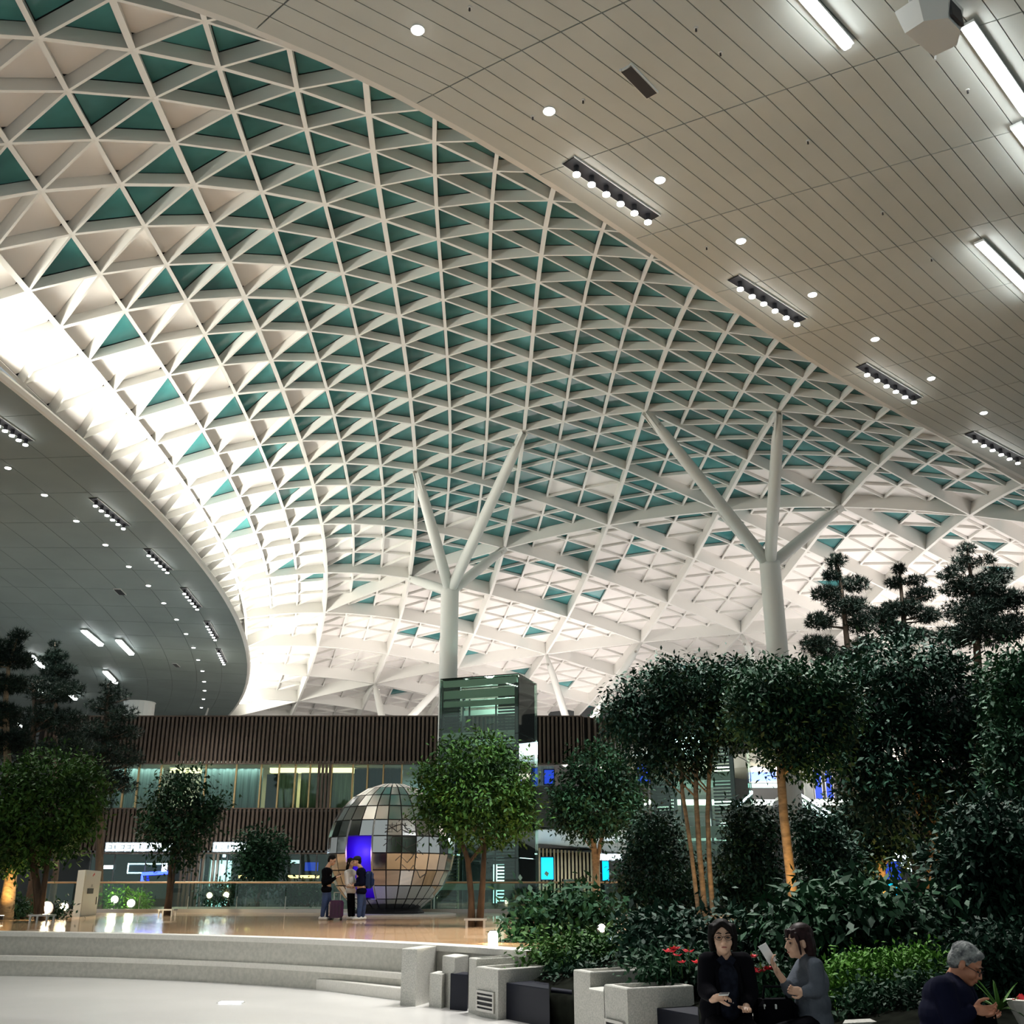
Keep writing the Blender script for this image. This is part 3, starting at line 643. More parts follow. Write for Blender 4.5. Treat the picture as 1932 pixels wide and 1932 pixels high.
t = empty('canopy', (gx(1090), YG+2, gz(1566)), 'curved white canopy underside below the grey clad wall', 'canopy'); mesh_obj('soffit_sheet', V, F, M['rib'], t); MB().box(((gx(1000)+gx(1215))/2, YG-.1, gz(1566)+.06), (gx(1215)-gx(1000), .1, .14)).build('fascia', M['whitep'], t)
ts = empty('wall_slats', (gx(1075), YG+4, 0), kind='structure', label='tan timber slat wall under the white canopy')
MB().box(((gx(1015)+gx(1132))/2+.3, YG+4.3, 1.9), (gx(1132)-gx(1015)+.4, .2, 3.8)).build('backing', M['slatback'], ts)
for k in range(17):
    u = 1018+k*7; slat(at_y(u, 1640, YG+4)[0], YG+4, 0, 3.8-.035*k*.5, 0, 'slatb', .11, 'tan_slat', ts)
glow_box('display_screen', 1020, 1617, 1045, 1660, YG+3.86, 'cyan', 'bright cyan screen at the end of the tan slats', 'screen')
sg_ = sign(1127, 1174, 1617, .28, 9, 'white glowing sign hanging right of the tan slats', y=YG+2)
for q in (1135, 1166): p = at_y(q, 1611, YG+2); MB().tube([p, (p[0], p[1], gz(1566)-.3)], .02, 6).build('hanger', M['steel'], sg_)
glow_box('display_screen', 1135, 1624, 1150, 1662, YG+3, 'cyan', 'narrow blue-white poster screen below the hanging white sign', 'screen', post=True)
for u0, v0, u1, v1, mt, lab, cat in [(980, 1617, 1012, 1630, 'shopw', 'bright ceiling light in the shop right of the lift', 'light'), (982, 1634, 1013, 1712, 'shopw', 'lit white display cabinet seen right of the lift', 'display cabinet'), (930, 1630, 952, 1705, 'shopw', 'pale lit glass display behind the lift shaft', 'display cabinet'), (1002, 1640, 1014, 1690, 'blue', 'dark blue lit panel between lift and cyan screen', 'light')]:
    glow_box('shop_display', u0, v0, u1, v1, YG+3+(u0 > 1000)*.8, mt, lab, cat, post=cat == 'display cabinet' or v0 > 1630)
lamp('shop_glow', 'AREA', (gx(1010), YG+1.5, 3.4), 150, (.75, .95, 1), (gx(1010), YG+1.5, 0), (6, 2))
p = at_y(1042, 1712, 46); t = empty('stone_plinth', (p[0], 46, 0), 'small square cream plinth before the tan slat wall', 'plinth'); h = at_y(1042, 1687, 46)[2]; MB().box((p[0], 46, h/2), (.62, .6, h), bev=.02).build('body', M['cream'], t); MB().box((p[0], 46, h+.02), (.66, .64, .05)).build('top', M['step'], t)
a, b = at_y(1063, 1659, 45), at_y(1084, 1700, 45)
t = empty('notice_board', ((a+b)/2), 'upright pale blue and white notice board before the tan slats', 'notice board')
MB().box((a+b)/2, (b[0]-a[0], .05, a[2]-b[2])).build('poster', M['whitep'], t); MB().box(((a[0]+b[0])/2, 44.96, a[2]-.28), (b[0]-a[0]-.02, .03, .5)).build('blue_header', M['curtain'], t)
for k in range(3): MB().box(((a[0]+b[0])/2, 44.94, a[2]-.18-.1*k), (.34-.06*k, .02, .04)).build('print_line', M['curtain3'], t)
MB().box(((a[0]+b[0])/2, 44.96, b[2]+.38), (.26, .03, .08)).build('print_block', M['greyw'], t)
MB().tube([(a[0]-.04, 45, a[2]+.02), (a[0]-.04, 45, 0)], .03, 6).build('post', M['black'], t)
glow_box('notice_board', 1084, 1676, 1100, 1706, 45.3, 'whitep', 'white printed panel right of the blue-topped notice board', 'notice board', fm='whitep')
# white service trolley by the notice boards
p = at_y(1108, 1700, 43); t = empty('white_trolley', (p[0], 43, 0), 'white wheeled trolley half hidden by the garden shrubs', 'trolley')
for z in (.55, .95): MB().box((p[0], 43, z), (.9, .5, .06)).build('shelf', M['whitep'], t)
for sx_ in (-.4, .4): MB().tube([(p[0]+sx_, 43, .1), (p[0]+sx_, 43, 1.25)], .02, 6).build('upright', M['whitep'], t)
MB().tube([(p[0]-.4, 43, 1.25), (p[0]+.4, 43, 1.25)], .02, 6).build('handle', M['whitep'], t)

# ------------------------------------------------------------------ far gallery on the right
gr = empty('wall_gallery', (20, 72, 0), kind='structure', label='far gallery with pale floor edge and dim slatted front')
YR = 68.0
rx = lambda u, v=1540: at_y(u, v, YR)[0]; rz_ = lambda v: at_y(966, v, YR)[2]
MB().box(((rx(1160)+rx(2100))/2, YR+8, 6), (rx(2100)-rx(1160), .3, 13)).build('rear_wall', M['greyw'], gr)
MB().box(((rx(1150)+rx(2100))/2, YR+3, rz_(1515)), (rx(2100)-rx(1150), 7, .35)).build('gallery_floor', M['cream'], gr)
MB().box(((rx(1150)+rx(1800))/2, YR+3, rz_(1425)), (rx(1800)-rx(1150), 7, .9)).build('upper_floor', M['cream'], gr)
MB().box(((rx(1500)+rx(1960))/2, YR+.3, (rz_(1512)+rz_(1592))/2), (rx(1960)-rx(1500), .2, rz_(1512)-rz_(1592))).build('slat_backing', M['slatback'], gr)
for k in range(42): slat(rx(1505+k*10.6), YR, rz_(1592), rz_(1512), 0, 'slat', .15, 'gallery_slat', gr)
for k in range(9): slat(rx(1402+k*9), YR-.4, rz_(1424), rz_(1372), 0, 'slatb', .13, 'upper_slat', gr)
glow_box('blue_window_panel', 1533, 1452, 1553, 1508, YR+5, 'blue', 'blue glass pane behind the escalator, left half', 'window', fm='steel'); glow_box('blue_window_panel', 1554, 1452, 1574, 1508, YR+5, 'blue', 'blue glass pane behind the escalator, right half', 'window', fm='steel')
glow_box('blue_window_panel', 1414, 1456, 1466, 1476, YR+5, 'blue', 'wide blue glass pane behind the thick lit trunk', 'window', fm='steel')
for u0, v0, u1, v1, mt, lab in [(1260, 1388, 1335, 1412, 'signw', 'cluster of white lights seen beneath the umbrella tree'), (1195, 1421, 1335, 1425, 'shopw', 'thin white light line along the far gallery edge'), (1395, 1478, 1470, 1486, 'shopw', 'curved-looking white light along the gallery behind the thick trunk')]:
    glow_box('gallery_light', u0, v0, u1, v1, YR-.75, mt, lab, 'light', frame=False)
for u0, v0, u1, v1, mt, lab in [(1668, 1666, 1704, 1690, 'cyan', 'bright cyan screen between two trunks on the right'), (1664, 1625, 1702, 1660, 'blue', 'deep blue lit shop panel above the cyan screen'), (1618, 1640, 1640, 1690, 'blue', 'blue lit panel left of the orange-lit trunk'), (1700, 1612, 1716, 1622, 'signw', 'small white light near the escalator foot')]:
    glow_box('display_screen', u0, v0, u1, v1, 50 if v0 > 1630 else 50.6, mt, lab, 'screen', post=True)
lamp('gallery_glow', 'AREA', (rx(1400), YR-1, 6.6), 260, (.85, .97, 1), (rx(1400), YR+3, 3), (14, 1)); lamp('gallery_glow', 'AREA', (rx(1450), YR+2, rz_(1440)), 260, (.85, .97, 1), (rx(1450), YR+4, 3), (16, 2))
MB().tube([(rx(1522), YR-1, 0), (rx(1522), YR-1, rz_(1420))], .3, 14).build('round_pillar', M['column'], gr)
# escalator
YE = 56.0
a, b = at_y(1488, 1480, YE), at_y(1745, 1642, YE)
t = empty('escalator', ((a[0]+b[0])/2, YE, 0), 'escalator descending to the right with bright lit balustrades', 'escalator')
d = (b-a)/np.linalg.norm(b-a); sd = np.array([0, 1., 0]); up = np.cross(d, sd); up *= np.sign(up[2]); Ln = np.linalg.norm(b-a)
MB().box((a+b)/2-up*1.0+sd*.6, (Ln, 1.5, .7), ax=[d, sd, up]).build('truss', M['greyw'], t)
for y in (0, 1.2):
    MB().box((a+b)/2+sd*y-up*.12, (Ln, .06, .10), ax=[d, sd, up]).build('handrail_light', M['signw'], t); MB().box((a+b)/2+sd*y-up*.45, (Ln, .03, .55), ax=[d, sd, up]).build('glass_side', M['tglass'], t); MB().box((a+b)/2+sd*y-up*.72, (Ln, .08, .06), ax=[d, sd, up]).build('skirt_light', M['signw'], t)
for k in range(26): q = a+(b-a)*(k+.5)/26-up*.75+sd*.6; MB().box(q, (.4, 1.1, .2)).build('tread', M['steel'], t)

# ------------------------------------------------------------------ glazed lift towers
def lift(P, ztop, name, label, beams, lv, seed, door=False):
    """P: three ground points (left, near corner, right-back)"""
    L, Cn, Rr = [np.array(p, float) for p in P]; Bk = L+Rr-Cn
    t = empty(name, (*((L+Rr)/2), 0), label, 'lift tower')
    poly = [L, Cn, Rr, Bk]
    for k, nm in enumerate(('front_glass', 'side_glass', 'rear_glass', 'left_glass')):
        p, q = poly[k], poly[(k+1) % 4]; m = (p+q)/2; w = np.linalg.norm(q-p); e = (q-p)/w
        nz = 4
        for z in range(nz): MB().box((*m, ztop*(z+.5)/nz), (w-.04, .04, ztop/nz-.04), ax=[(*e, 0), (-e[1], e[0], 0), (0, 0, 1)]).build(nm, M['tglass'], t)
    c = (L+Rr)/2; ins = [c+(p-c)*.93 for p in poly]
    f = (Cn-L)/np.linalg.norm(Cn-L); g = (Rr-Cn)/np.linalg.norm(Rr-Cn)
    wl = .24*np.linalg.norm(Cn-L)*.93
    for nm, p, dirs in (('left_louvres', ins[0], [(f, wl)]), ('corner_louvres', ins[1], [(-f, wl), (g, np.linalg.norm(Rr-Cn)*.86)])):
        mb = MB(); z = .2
        while z < ztop-.35:
            for dr, w in dirs:
                m = p+dr*w/2; mb.box((*m, z), (w, .12, .085), ax=[(*dr, 0), (-dr[1], dr[0], 0), (0, 0, 1)])
            z += .15
        tag(mb.build(nm, M['louvre'], t), kind='stuff')
    for q in ins: MB().box((*q, ztop/2-.2), (.16, .16, ztop-.4)).build('corner_post', M['louvre'], t)
    for z, h in beams:
        for p, q in ((ins[0], ins[1]), (ins[3], ins[2])):
            m = (p+q)/2; w = np.linalg.norm(q-p); e = (q-p)/w; MB().box((*m, z), (w, .14, h), ax=[(*e, 0), (-e[1], e[0], 0), (0, 0, 1)]).build('cross_beam', M['liftbeam'], t)
    m = (L+Rr)/2
    MB().box((*m, lv), (np.linalg.norm(Cn-L)*.5, np.linalg.norm(Rr-Cn)*.6, 2.4), ax=[(*f, 0), (-f[1], f[0], 0), (0, 0, 1)]).build('lift_car', M['curtain'], t)
    for s in (.33, .67): q = L+(Cn-L)*s+g*.6; MB().box((*q, ztop/2-.5), (.09, .09, ztop-1)).build('guide_rail', M['louvre'], t)
    lamp('lift_fill', 'POINT', (*c, ztop-.5), 120, (.85, 1, .92), radius=.3); lamp('lift_fill', 'POINT', (*c, ztop*.45), 90, (.85, 1, .95), radius=.3)  # added fill lamps in the shaft to bring out beams and louvres
    top = MB().prism([tuple(c+(p-c)*1.005) for p in poly], ztop, ztop+.05); top.build('glass_roof', M['tglass'], t)
    return t
LP = [at_y(831, 1283, 53.5), at_y(978, 1272, 52.0), at_y(1013, 1292, 54.9)]
zt = LP[1][2]
beams = [(at_y(900, v, 52.8)[2], h) for v, h in ((1287, .35), (1308, .42), (1326, .28), (1386, .30), (1440, .3), (1583, .3), (1673, .3))]
lift([p[:2] for p in LP], zt, 'lift_tower', 'tall green glass lift tower with dark louvres before the left white column', beams, 5.5, 1)
L2 = [at_y(1228, 1500, 49.2), at_y(1388, 1500, 47.6), at_y(1420, 1500, 51.2)]
lift([p[:2] for p in L2], at_y(1300, 1330, 49)[2], 'lift_tower', 'dark louvred glass lift tower behind the slender trunks', [(at_y(1300, v, 48.3)[2], h) for v, h in ((1465, .35), (1570, .5), (1600, .25), (1660, .3))], 2.4, 2)

# ------------------------------------------------------------------ white branching columns
def branching(top_px, Y, r, branches, zbase, name, label, rb=.30):
    p = at_y(*top_px, Y); t = empty(name, (p[0], Y, zbase), label, 'column')
    MB().lathe((p[0], Y, zbase), [(r, 0), (r, p[2]-zbase-.25), (r*.98, p[2]-zbase)], 28).build('shaft', M['column'], t, True)
    MB().lathe((p[0], Y, zbase), [(r+.12, 0), (r+.12, .3), (r, .34)], 28).build('base_collar', M['column'], t)
    for key in branches:
        e = NB[key] if key in NB else shell(*key); s = np.array([p[0], Y, p[2]-.2]); d = (e-s)/np.linalg.norm(e-s); L = np.linalg.norm(e-s)
        b = MB().tube([s-d*.3, s+d*(L*.5), s+d*(L-1.5), s+d*(L-.15)], [rb, rb, rb*.9, rb*.45], 16).build('branch', M['column'], t, True)
        sd = np.cross(d, (0, 0, 1)); sd /= np.linalg.norm(sd)
        for sg in (-1, 1): MB().box(e-d*.75+sd*sg*.13, (1.5, .04, .4), ax=[d, sd, np.cross(d, sd)]).build('fork_plate', M['column'], b)
        MB().tube([e-d*.9-sd*.22, e-d*.9+sd*.22], .08, 8).build('pin', M['steel'], b)
branching((849, 1110), 56.3, .50, [(6, 12), (9, 9), (9, 15), (6, 18)], 0, 'branching_column', 'white branching column rising behind the green glass lift')
branching((1452, 1060), 49.6, .51, [(12, 6), (15, 3), (18, 6), (15, 9)], 0, 'branching_column', 'white branching column rising behind the umbrella tree')
for px_, Y, br, lab in [((735, 1420), 76, [(6, 27)], 'far white prop standing behind the timber building, leftmost of the far props'), ((740, 1390), 78, [(9, 24)], 'slanting far white prop left of the lift tower'), ((1082, 1400), 78, [(12, 21)], 'far white prop leaning left behind the lift tower'), ((1090, 1400), 76, [(15, 18)], 'slanting far white prop rising right beside the lift tower'), ((1482, 1390), 72, [(18, 15)], 'far white prop beside the right branching column')]:
    p = at_y(*px_, Y); t = empty('roof_prop', p, lab, 'prop')
    e = shell(*br[0]); d = (e-p)/np.linalg.norm(e-p)
    b = MB().tube([p-d*2, p+(e-p)*.5, e-d*1.4, e-d*.1], [.28, .28, .26, .12], 14).build('shaft', M['column'], t, True); sd = np.cross(d, (0, 0, 1)); sd /= np.linalg.norm(sd)
    MB().tube([e-d*.9-sd*.3, e-d*.9+sd*.3], .09, 8).build('pin', M['steel'], t)
far = tag(MB().box((20, 97, 10), (230, .4, 20)).build('wall_far', M['greyw']), kind='structure', label='dark wall closing the far end of the hall')
# white box volume under the far end of the left soffit
p = at_y(262, 1340, 70); t = empty('white_service_box', p, 'white curved box under the dark end of the left soffit', 'box'); MB().lathe((p[0], 70, 10), [(1.0, 0), (1.0, at_y(262, 1327, 70)[2]-10)], 20).build('body', M['whitep'], t); MB().lathe((p[0], 70, at_y(262, 1327, 70)[2]), [(1.04, 0), (1.04, .06)], 20).build('rim', M['whitep'], t)

# ------------------------------------------------------------------ mirrored globe
gc = at_z(723, 1729, Z2); GR = 122.5/F_PX*np.dot(gc-EYE, (0, CT, ST)); gc = gc+np.array([0, GR*.75, 0]); GR = 122.5/F_PX*np.dot(gc-EYE, (0, CT, ST))
gz0 = at_y(723, 1480, gc[1])[2]-GR*.985; G = np.array([gc[0], gc[1], gz0])
t = empty('mirrored_globe', (G[0], G[1], Z2), 'large mirrored globe sculpture of square panels on the timber deck', 'sculpture')
NL, NR_ = 28, 10; th0, th1 = math.radians(11), math.radians(151)
view = math.atan2(-(G[1]), -(G[0])); 
def sph(th, ph, r): return G+r*np.array([math.sin(th)*math.cos(ph), math.sin(th)*math.sin(ph), math.cos(th)])
step = 2*math.pi/NL
# door: two panel columns left of the middle
off = view-step*2.3
def in_door(r, k): return k in (0, NL-1) and 5 <= r <= 8
core = MB()
for r in range(NR_):
    for k in range(NL):
        a0, a1 = th0+(th1-th0)*r/NR_, th0+(th1-th0)*(r+1)/NR_; b0, b1 = off+step*k, off+step*(k+1)
        if in_door(r, k): continue
        core.add([sph(a0, b0, GR*.975), sph(a1, b0, GR*.975), sph(a1, b1, GR*.975), sph(a0, b1, GR*.975)], [(0, 1, 2, 3)])
        e, g = .018/GR, .018/GR/max(math.sin((a0+a1)/2), .2)
        A = np.array([sph(x_, y_, GR) for x_, y_ in ((a0+e, b0+g), (a1-e, b0+g), (a1-e, b1-g), (a0+e, b1-g))])
        n = A.mean(0)-G; n /= np.linalg.norm(n); n = n+RNG.normal(0, .004, 3)
        mid = A.mean(0); A = A-np.outer((A-mid)@n, n)/(n@n)
        mesh_obj('mirror_panel', np.concatenate([A, A-n*.04]), [(0, 1, 2, 3), (7, 6, 5, 4), (0, 4, 5, 1), (1, 5, 6, 2), (2, 6, 7, 3), (3, 7, 4, 0)], M['mirror'], t)
core.build('core', M['greyw'], t)
MB().ball(G, GR*.90, 28, 14).build('lit_interior', M['indigo'], t, True)
MB().lathe(G+[0, 0, GR*.955], [(.38, 0), (.36, .05), (.05, .075)], 20).build('top_cap', M['mirror'], t)
MB().lathe((G[0], G[1], Z2), [(1.15, 0), (1.15, .10), (.95, .30)], 24).build('foot', M['black'], t)
MB().lathe((G[0], G[1], Z2), [(GR*1.04, 0), (GR*1.04, .05), (GR*1.0, .06)], 40).build('base_disc', M['step'], t)
for b0 in (off-step, off+step): MB().tube([sph(th0+(th1-th0)*(.4+.5*q/8), b0, GR*1.0) for q in range(9)], .03, 6).build('door_jamb', M['steel'], t)
eg = MB(); rs = random.Random(11)                 # street-map lines etched on the mirrored panels
def gl_(pts): eg.tube([sph(math.radians(a), view+math.radians(b), GR*1.002) for a, b in pts], .009, 4)
for k in range(5): gl_([(72+k*3, -6), (72+k*3, 14+rs.uniform(-3, 3))]); gl_([(70, -4+k*4), (88+rs.uniform(-4, 6), -4+k*4)])
for k in range(9):
    a, b = rs.uniform(64, 112), rs.uniform(-10, 42); P = [(a, b)]
    for q in range(5): a += rs.uniform(-5, 6); b += rs.uniform(2, 8); P.append((a, b))
    gl_(P)
tag(eg.build('etched_map_lines', M['greyw'], t), kind='stuff')
pd = sph(math.radians(95), off, GR*1.12); lamp('violet_glow', 'POINT', pd, 14, (.3, .15, 1), radius=.2)
# ------------------------------------------------------------------ garden bed
def bed_edge(y):
    return float(np.interp(y, [7.4, 8.6, 9.8, 11, 12, 13, 14, 15, 16.2, 17.5, 18.6, 22, 46], [3.1, 2.5, 2.2, 1.9, 1.5, 1.05, .55, .1, -.4, -.45, .25, 6.5, 6.5]))
V = []; F = []; ny, nx = 60, 24
for a in range(ny):
    y = 7.4+38*(a/(ny-1))**1.3; x0 = bed_edge(y)
    for b in range(nx):
        q = b/(nx-1); x = x0+(34-x0)*q**1.6; V.append((x, y, .30+.30*min(1, (x-x0)/1.2)+.10*math.sin(x*1.7)*math.sin(y*1.3)*min(1, x-x0)+.25*min(1, max(0, (y-12)/14))))
for a in range(ny-1):
    for b in range(nx-1): F.append((a*nx+b, a*nx+b+1, (a+1)*nx+b+1, (a+1)*nx+b))
e0 = len(V)
for a in range(ny): V.append((V[a*nx][0], V[a*nx][1], 0))
for a in range(ny-1): F.append((e0+a, a*nx, (a+1)*nx, e0+a+1))
for b in range(nx): V.append((V[b][0], V[b][1], 0))
for b in range(nx-1): F.append((e0+ny+b, e0+ny+b+1, b+1, b))
tag(mesh_obj('garden_ground', V, F, M['soil'], None, True), kind='structure', label='dark soil mound of the indoor garden')
def ground(x, y):
    x0 = bed_edge(y)
    if x < x0: return Z2 if y > 17 else 0.0
    return .30+.30*min(1, (x-x0)/1.2)+.10*math.sin(x*1.7)*math.sin(y*1.3)*min(1, x-x0)+.25*min(1, max(0, (y-12)/14))

# ------------------------------------------------------------------ plants
def blob(u, v, ru, rv, Y, rd=None):
    c = at_y(u, v, Y); s = np.dot(c-EYE, (0, CT, ST))/F_PX
    return c, np.array([ru*s, (rd*s if rd else max(ru, rv)*s*.9), rv*s])
def leaf_cloud(blobs, n, size, shape=.45, clump=.5, droop=.35, depth=.22, rng=RNG, ncl=None):
    W_ = np.array([np.prod(b[1])**(2/3) for b in blobs]); W_ /= W_.sum()
    ncl = ncl or max(30, n//14); bi = rng.choice(len(blobs), ncl, p=W_)
    C = np.array([b[0] for b in blobs])[bi]; R = np.array([b[1] for b in blobs])[bi]
    d = rng.normal(size=(ncl, 3)); d /= np.linalg.norm(d, axis=1)[:, None]
    rr = np.clip(1-np.abs(rng.normal(0, depth, ncl)), .15, 1.08)
    CC = C+d*R*rr[:, None]
    k = rng.integers(0, ncl, n); P = CC[k]+rng.normal(size=(n, 3))*size*clump*2.3
    out = d[k]
    ax = out*.6+rng.normal(size=(n, 3))*.75; ax[:, 2] -= droop; ax /= np.linalg.norm(ax, axis=1)[:, None]
    up = rng.normal(size=(n, 3))*.45+[0, 0, 1]; sd = np.cross(ax, up); sd /= np.maximum(np.linalg.norm(sd, axis=1), 1e-6)[:, None]
    nn = np.cross(sd, ax)
    s = size*rng.uniform(.65, 1.25, n)[:, None]; w = s*shape*.5
    V = np.stack([P, P+ax*s*.45+sd*w+nn*s*.06, P+ax*s, P+ax*s*.45-sd*w+nn*s*.06], 1).reshape(-1, 3)
    return V, np.arange(4*n, dtype=np.int64).reshape(n, 4)
def needles(blobs, n, L=.30, w=.012, rng=RNG):
    n = int(n*1.7); L *= .62
    """tufts of needles in flattened pads"""
    nt = n//9; W_ = np.array([np.prod(b[1])**(2/3) for b in blobs]); W_ /= W_.sum(); bi = rng.choice(len(blobs), nt, p=W_)
    C = np.array([b[0] for b in blobs])[bi]; R = np.array([b[1] for b in blobs])[bi]
    d = rng.normal(size=(nt, 3)); d /= np.linalg.norm(d, axis=1)[:, None]; P = C+d*R*(rng.random(nt)**.42)[:, None]
    P = np.repeat(P, 9, 0); o = np.repeat(d, 9, 0); m = len(P)
    ax = rng.normal(size=(m, 3))+o*.7+[0, 0, .45]; ax /= np.linalg.norm(ax, axis=1)[:, None]
    sd = np.cross(ax, rng.normal(size=(m, 3))); sd /= np.linalg.norm(sd, axis=1)[:, None]
    l = L*rng.uniform(.6, 1.2, m)[:, None]
    V = np.stack([P-sd*w, P+sd*w, P+ax*l], 1).reshape(-1, 3)
    return V, np.arange(3*m, dtype=np.int64).reshape(m, 3)
def plant(name, label, cat, Y, blobs, n, size, lm, trunks=(), bark='bark', group=None, pine=False, gz=None, droop=.35, shape=.45, clump=.5, nbr=12, depth=.22):
    B = [blob(*b[:4], b[4] if len(b) > 4 else Y) for b in blobs]
    if trunks: b0 = at_y(*trunks[0][0][0], Y)
    else: b0 = np.array([B[0][0][0], B[0][0][1], 0])
    g = ground(b0[0], b0[1]) if gz is None else gz
    t = empty(name, (b0[0], b0[1], g), label, cat, group)
    tops = []
    for px, r0, r1 in trunks:
        P = [at_y(*p, Y) for p in px]; s = np.dot(P[0]-EYE, (0, CT, ST))/F_PX
        if P[0][2] > g+.02: P = [np.array([P[0][0], P[0][1], g-.05])]+P
        else: P[0][2] = g-.05
        rad = [(r0+(r1-r0)*k/(len(P)-1))*s for k in range(len(P))]; rad[0] *= 1.15
        MB().tube(P, rad, 9).build('trunk', M[bark], t, True); tops.append((P, rad))
    if not tops:                                            # shrubs: a few upright stems
        st = MB()
        for k in range(5):
            q = B[k % len(B)][0]; st.tube([(b0[0]+.1*math.cos(k*2), b0[1]+.1*math.sin(k*2), g-.03), (b0+q)/2*np.array([1, 1, 0])+[0, 0, (g+q[2])/2], q], [.03, .022, .008], 5)
        tag(st.build('stems', M['bark'], t), kind='stuff')
    else:
        br = MB(); rs = np.random.default_rng(int(abs(b0[0]*100))+5)
        for k in range(min(nbr, 3*len(B))):
            P, rad = tops[k % len(tops)]; q = B[k % len(B)][0]+rs.normal(size=3)*B[k % len(B)][1]*.35
            zs = np.array([p[2] for p in P]); zt = q[2]-abs(np.linalg.norm(q[:2]-P[-1][:2]))*(.25 if pine else .8)
            zt = min(max(zt, zs[0]+(zs[-1]-zs[0])*.45), zs[-1]); s0 = np.array([np.interp(zt, zs, [p[a] for p in P]) for a in range(3)]); s0[2] = zt
            r = max(.012, np.interp(zt, zs, rad)*.42); m = (s0+q)/2+[0, 0, .08*np.linalg.norm(q-s0)*(1 if not pine else -.6)]
            br.tube([s0, m, q], [r, r*.7, r*.25], 6)
        tag(br.build('branches', M[bark], t, True), kind='stuff')
    if pine: V, F = needles(B, n, size)
    else: V, F = leaf_cloud(B, n, size, shape, clump, droop, depth)
    tag(mesh_obj('foliage', V, F, M[lm], t), kind='stuff')
    return t
def tree_guard(u, v, label, wpx=32):
    c = at_z(u, v, Z2); s = np.dot(c-EYE, (0, CT, ST))/F_PX; w = wpx*s; t = empty('tree_guard', c, label, 'tree guard')
    top = MB(); h = .18
    for a, b, l in ((w/2, 0, (.07, w, .04)), (-w/2, 0, (.07, w, .04)), (0, w/2, (w, .07, .04)), (0, -w/2, (w, .07, .04))): top.box(c+[a, b, h], l)
    top.build('ring_top', M['steel'], t)
    for a in (-1, 1):
        for b in (-1, 1): MB().box(c+[a*w*.46, b*w*.46, h/2], (.04, .04, h)).build('leg', M['steel'], t)
def yof(u, v, z): return at_z(u, v, z)[1]

Y1 = yof(75, 1737, Z2)
plant('broadleaf_tree', 'leafy green tree on the left with several stems beside the white cabinet', 'tree', Y1, [(95, 1462, 80, 42), (25, 1495, 60, 50), (155, 1500, 42, 45), (85, 1540, 95, 55), (0, 1570, 60, 70), (140, 1560, 34, 40), (45, 1600, 70, 36)], 15000, .17, 'leaf', [([(78, 1737), (73, 1690), (62, 1610), (60, 1530)], 8, 4), ([(74, 1737), (85, 1660), (97, 1570), (100, 1520)], 6, 3), ([(70, 1737), (64, 1660), (40, 1560)], 4, 2)], gz=Z2)
tree_guard(78, 1741, 'low metal tree guard around the stems of the left leafy tree', 34)
Y2 = yof(315, 1727, Z2)
plant('broadleaf_tree', 'small slim tree with dark leaves before the pale lit doorway', 'tree', Y2, [(345, 1488, 42, 36), (308, 1528, 42, 32), (382, 1538, 36, 36), (345, 1560, 58, 36), (290, 1572, 25, 30), (403, 1512, 18, 22), (340, 1610, 40, 22)], 5200, .19, 'leafm', [([(314, 1727), (318, 1690), (321, 1640), (328, 1590)], 6, 2.5), ([(318, 1727), (324, 1680), (331, 1620)], 4, 2)], gz=Z2, depth=.45)
tree_guard(315, 1728, 'low metal tree guard around the small slim tree', 26)
Y4 = yof(897, 1749, Z2)
plant('broadleaf_tree', 'round bushy green tree on the timber deck right of the globe', 'tree', Y4, [(900, 1428, 70, 40), (848, 1468, 55, 46), (952, 1468, 50, 50), (900, 1508, 95, 46), (840, 1540, 46, 36), (962, 1548, 42, 32), (900, 1560, 76, 32), (812, 1500, 22, 42), (985, 1520, 20, 36)], 13000, .135, 'leaf', [([(890, 1749), (889, 1690), (882, 1620), (868, 1580)], 7, 4), ([(904, 1749), (911, 1660), (914, 1590)], 7, 4)], gz=Z2)
tree_guard(897, 1751, 'low metal tree guard around the trunks of the round bushy tree', 36)
plant('broadleaf_tree', 'pale-trunked leafy tree before the grey clad wall and canopy', 'tree', 29, [(1130, 1446, 56, 36), (1085, 1490, 42, 46), (1165, 1490, 45, 46), (1125, 1530, 80, 36), (1060, 1530, 22, 28), (1190, 1530, 20, 32), (1112, 1562, 42, 16)], 9500, .15, 'leafm', [([(1126, 1702), (1124, 1640), (1120, 1590), (1105, 1545)], 9, 4), ([(1126, 1640), (1132, 1590), (1150, 1540)], 5, 2.5)], bark='palebark', gz=.8)
plant('bushy_shrub', 'dark bushy shrub with pale flower tips behind the glass balustrade', 'shrub', 44.4, [(492, 1615, 42, 42), (470, 1598, 24, 22), (515, 1602, 26, 26), (490, 1650, 38, 28)], 4200, .20, 'leafm', gz=.8)
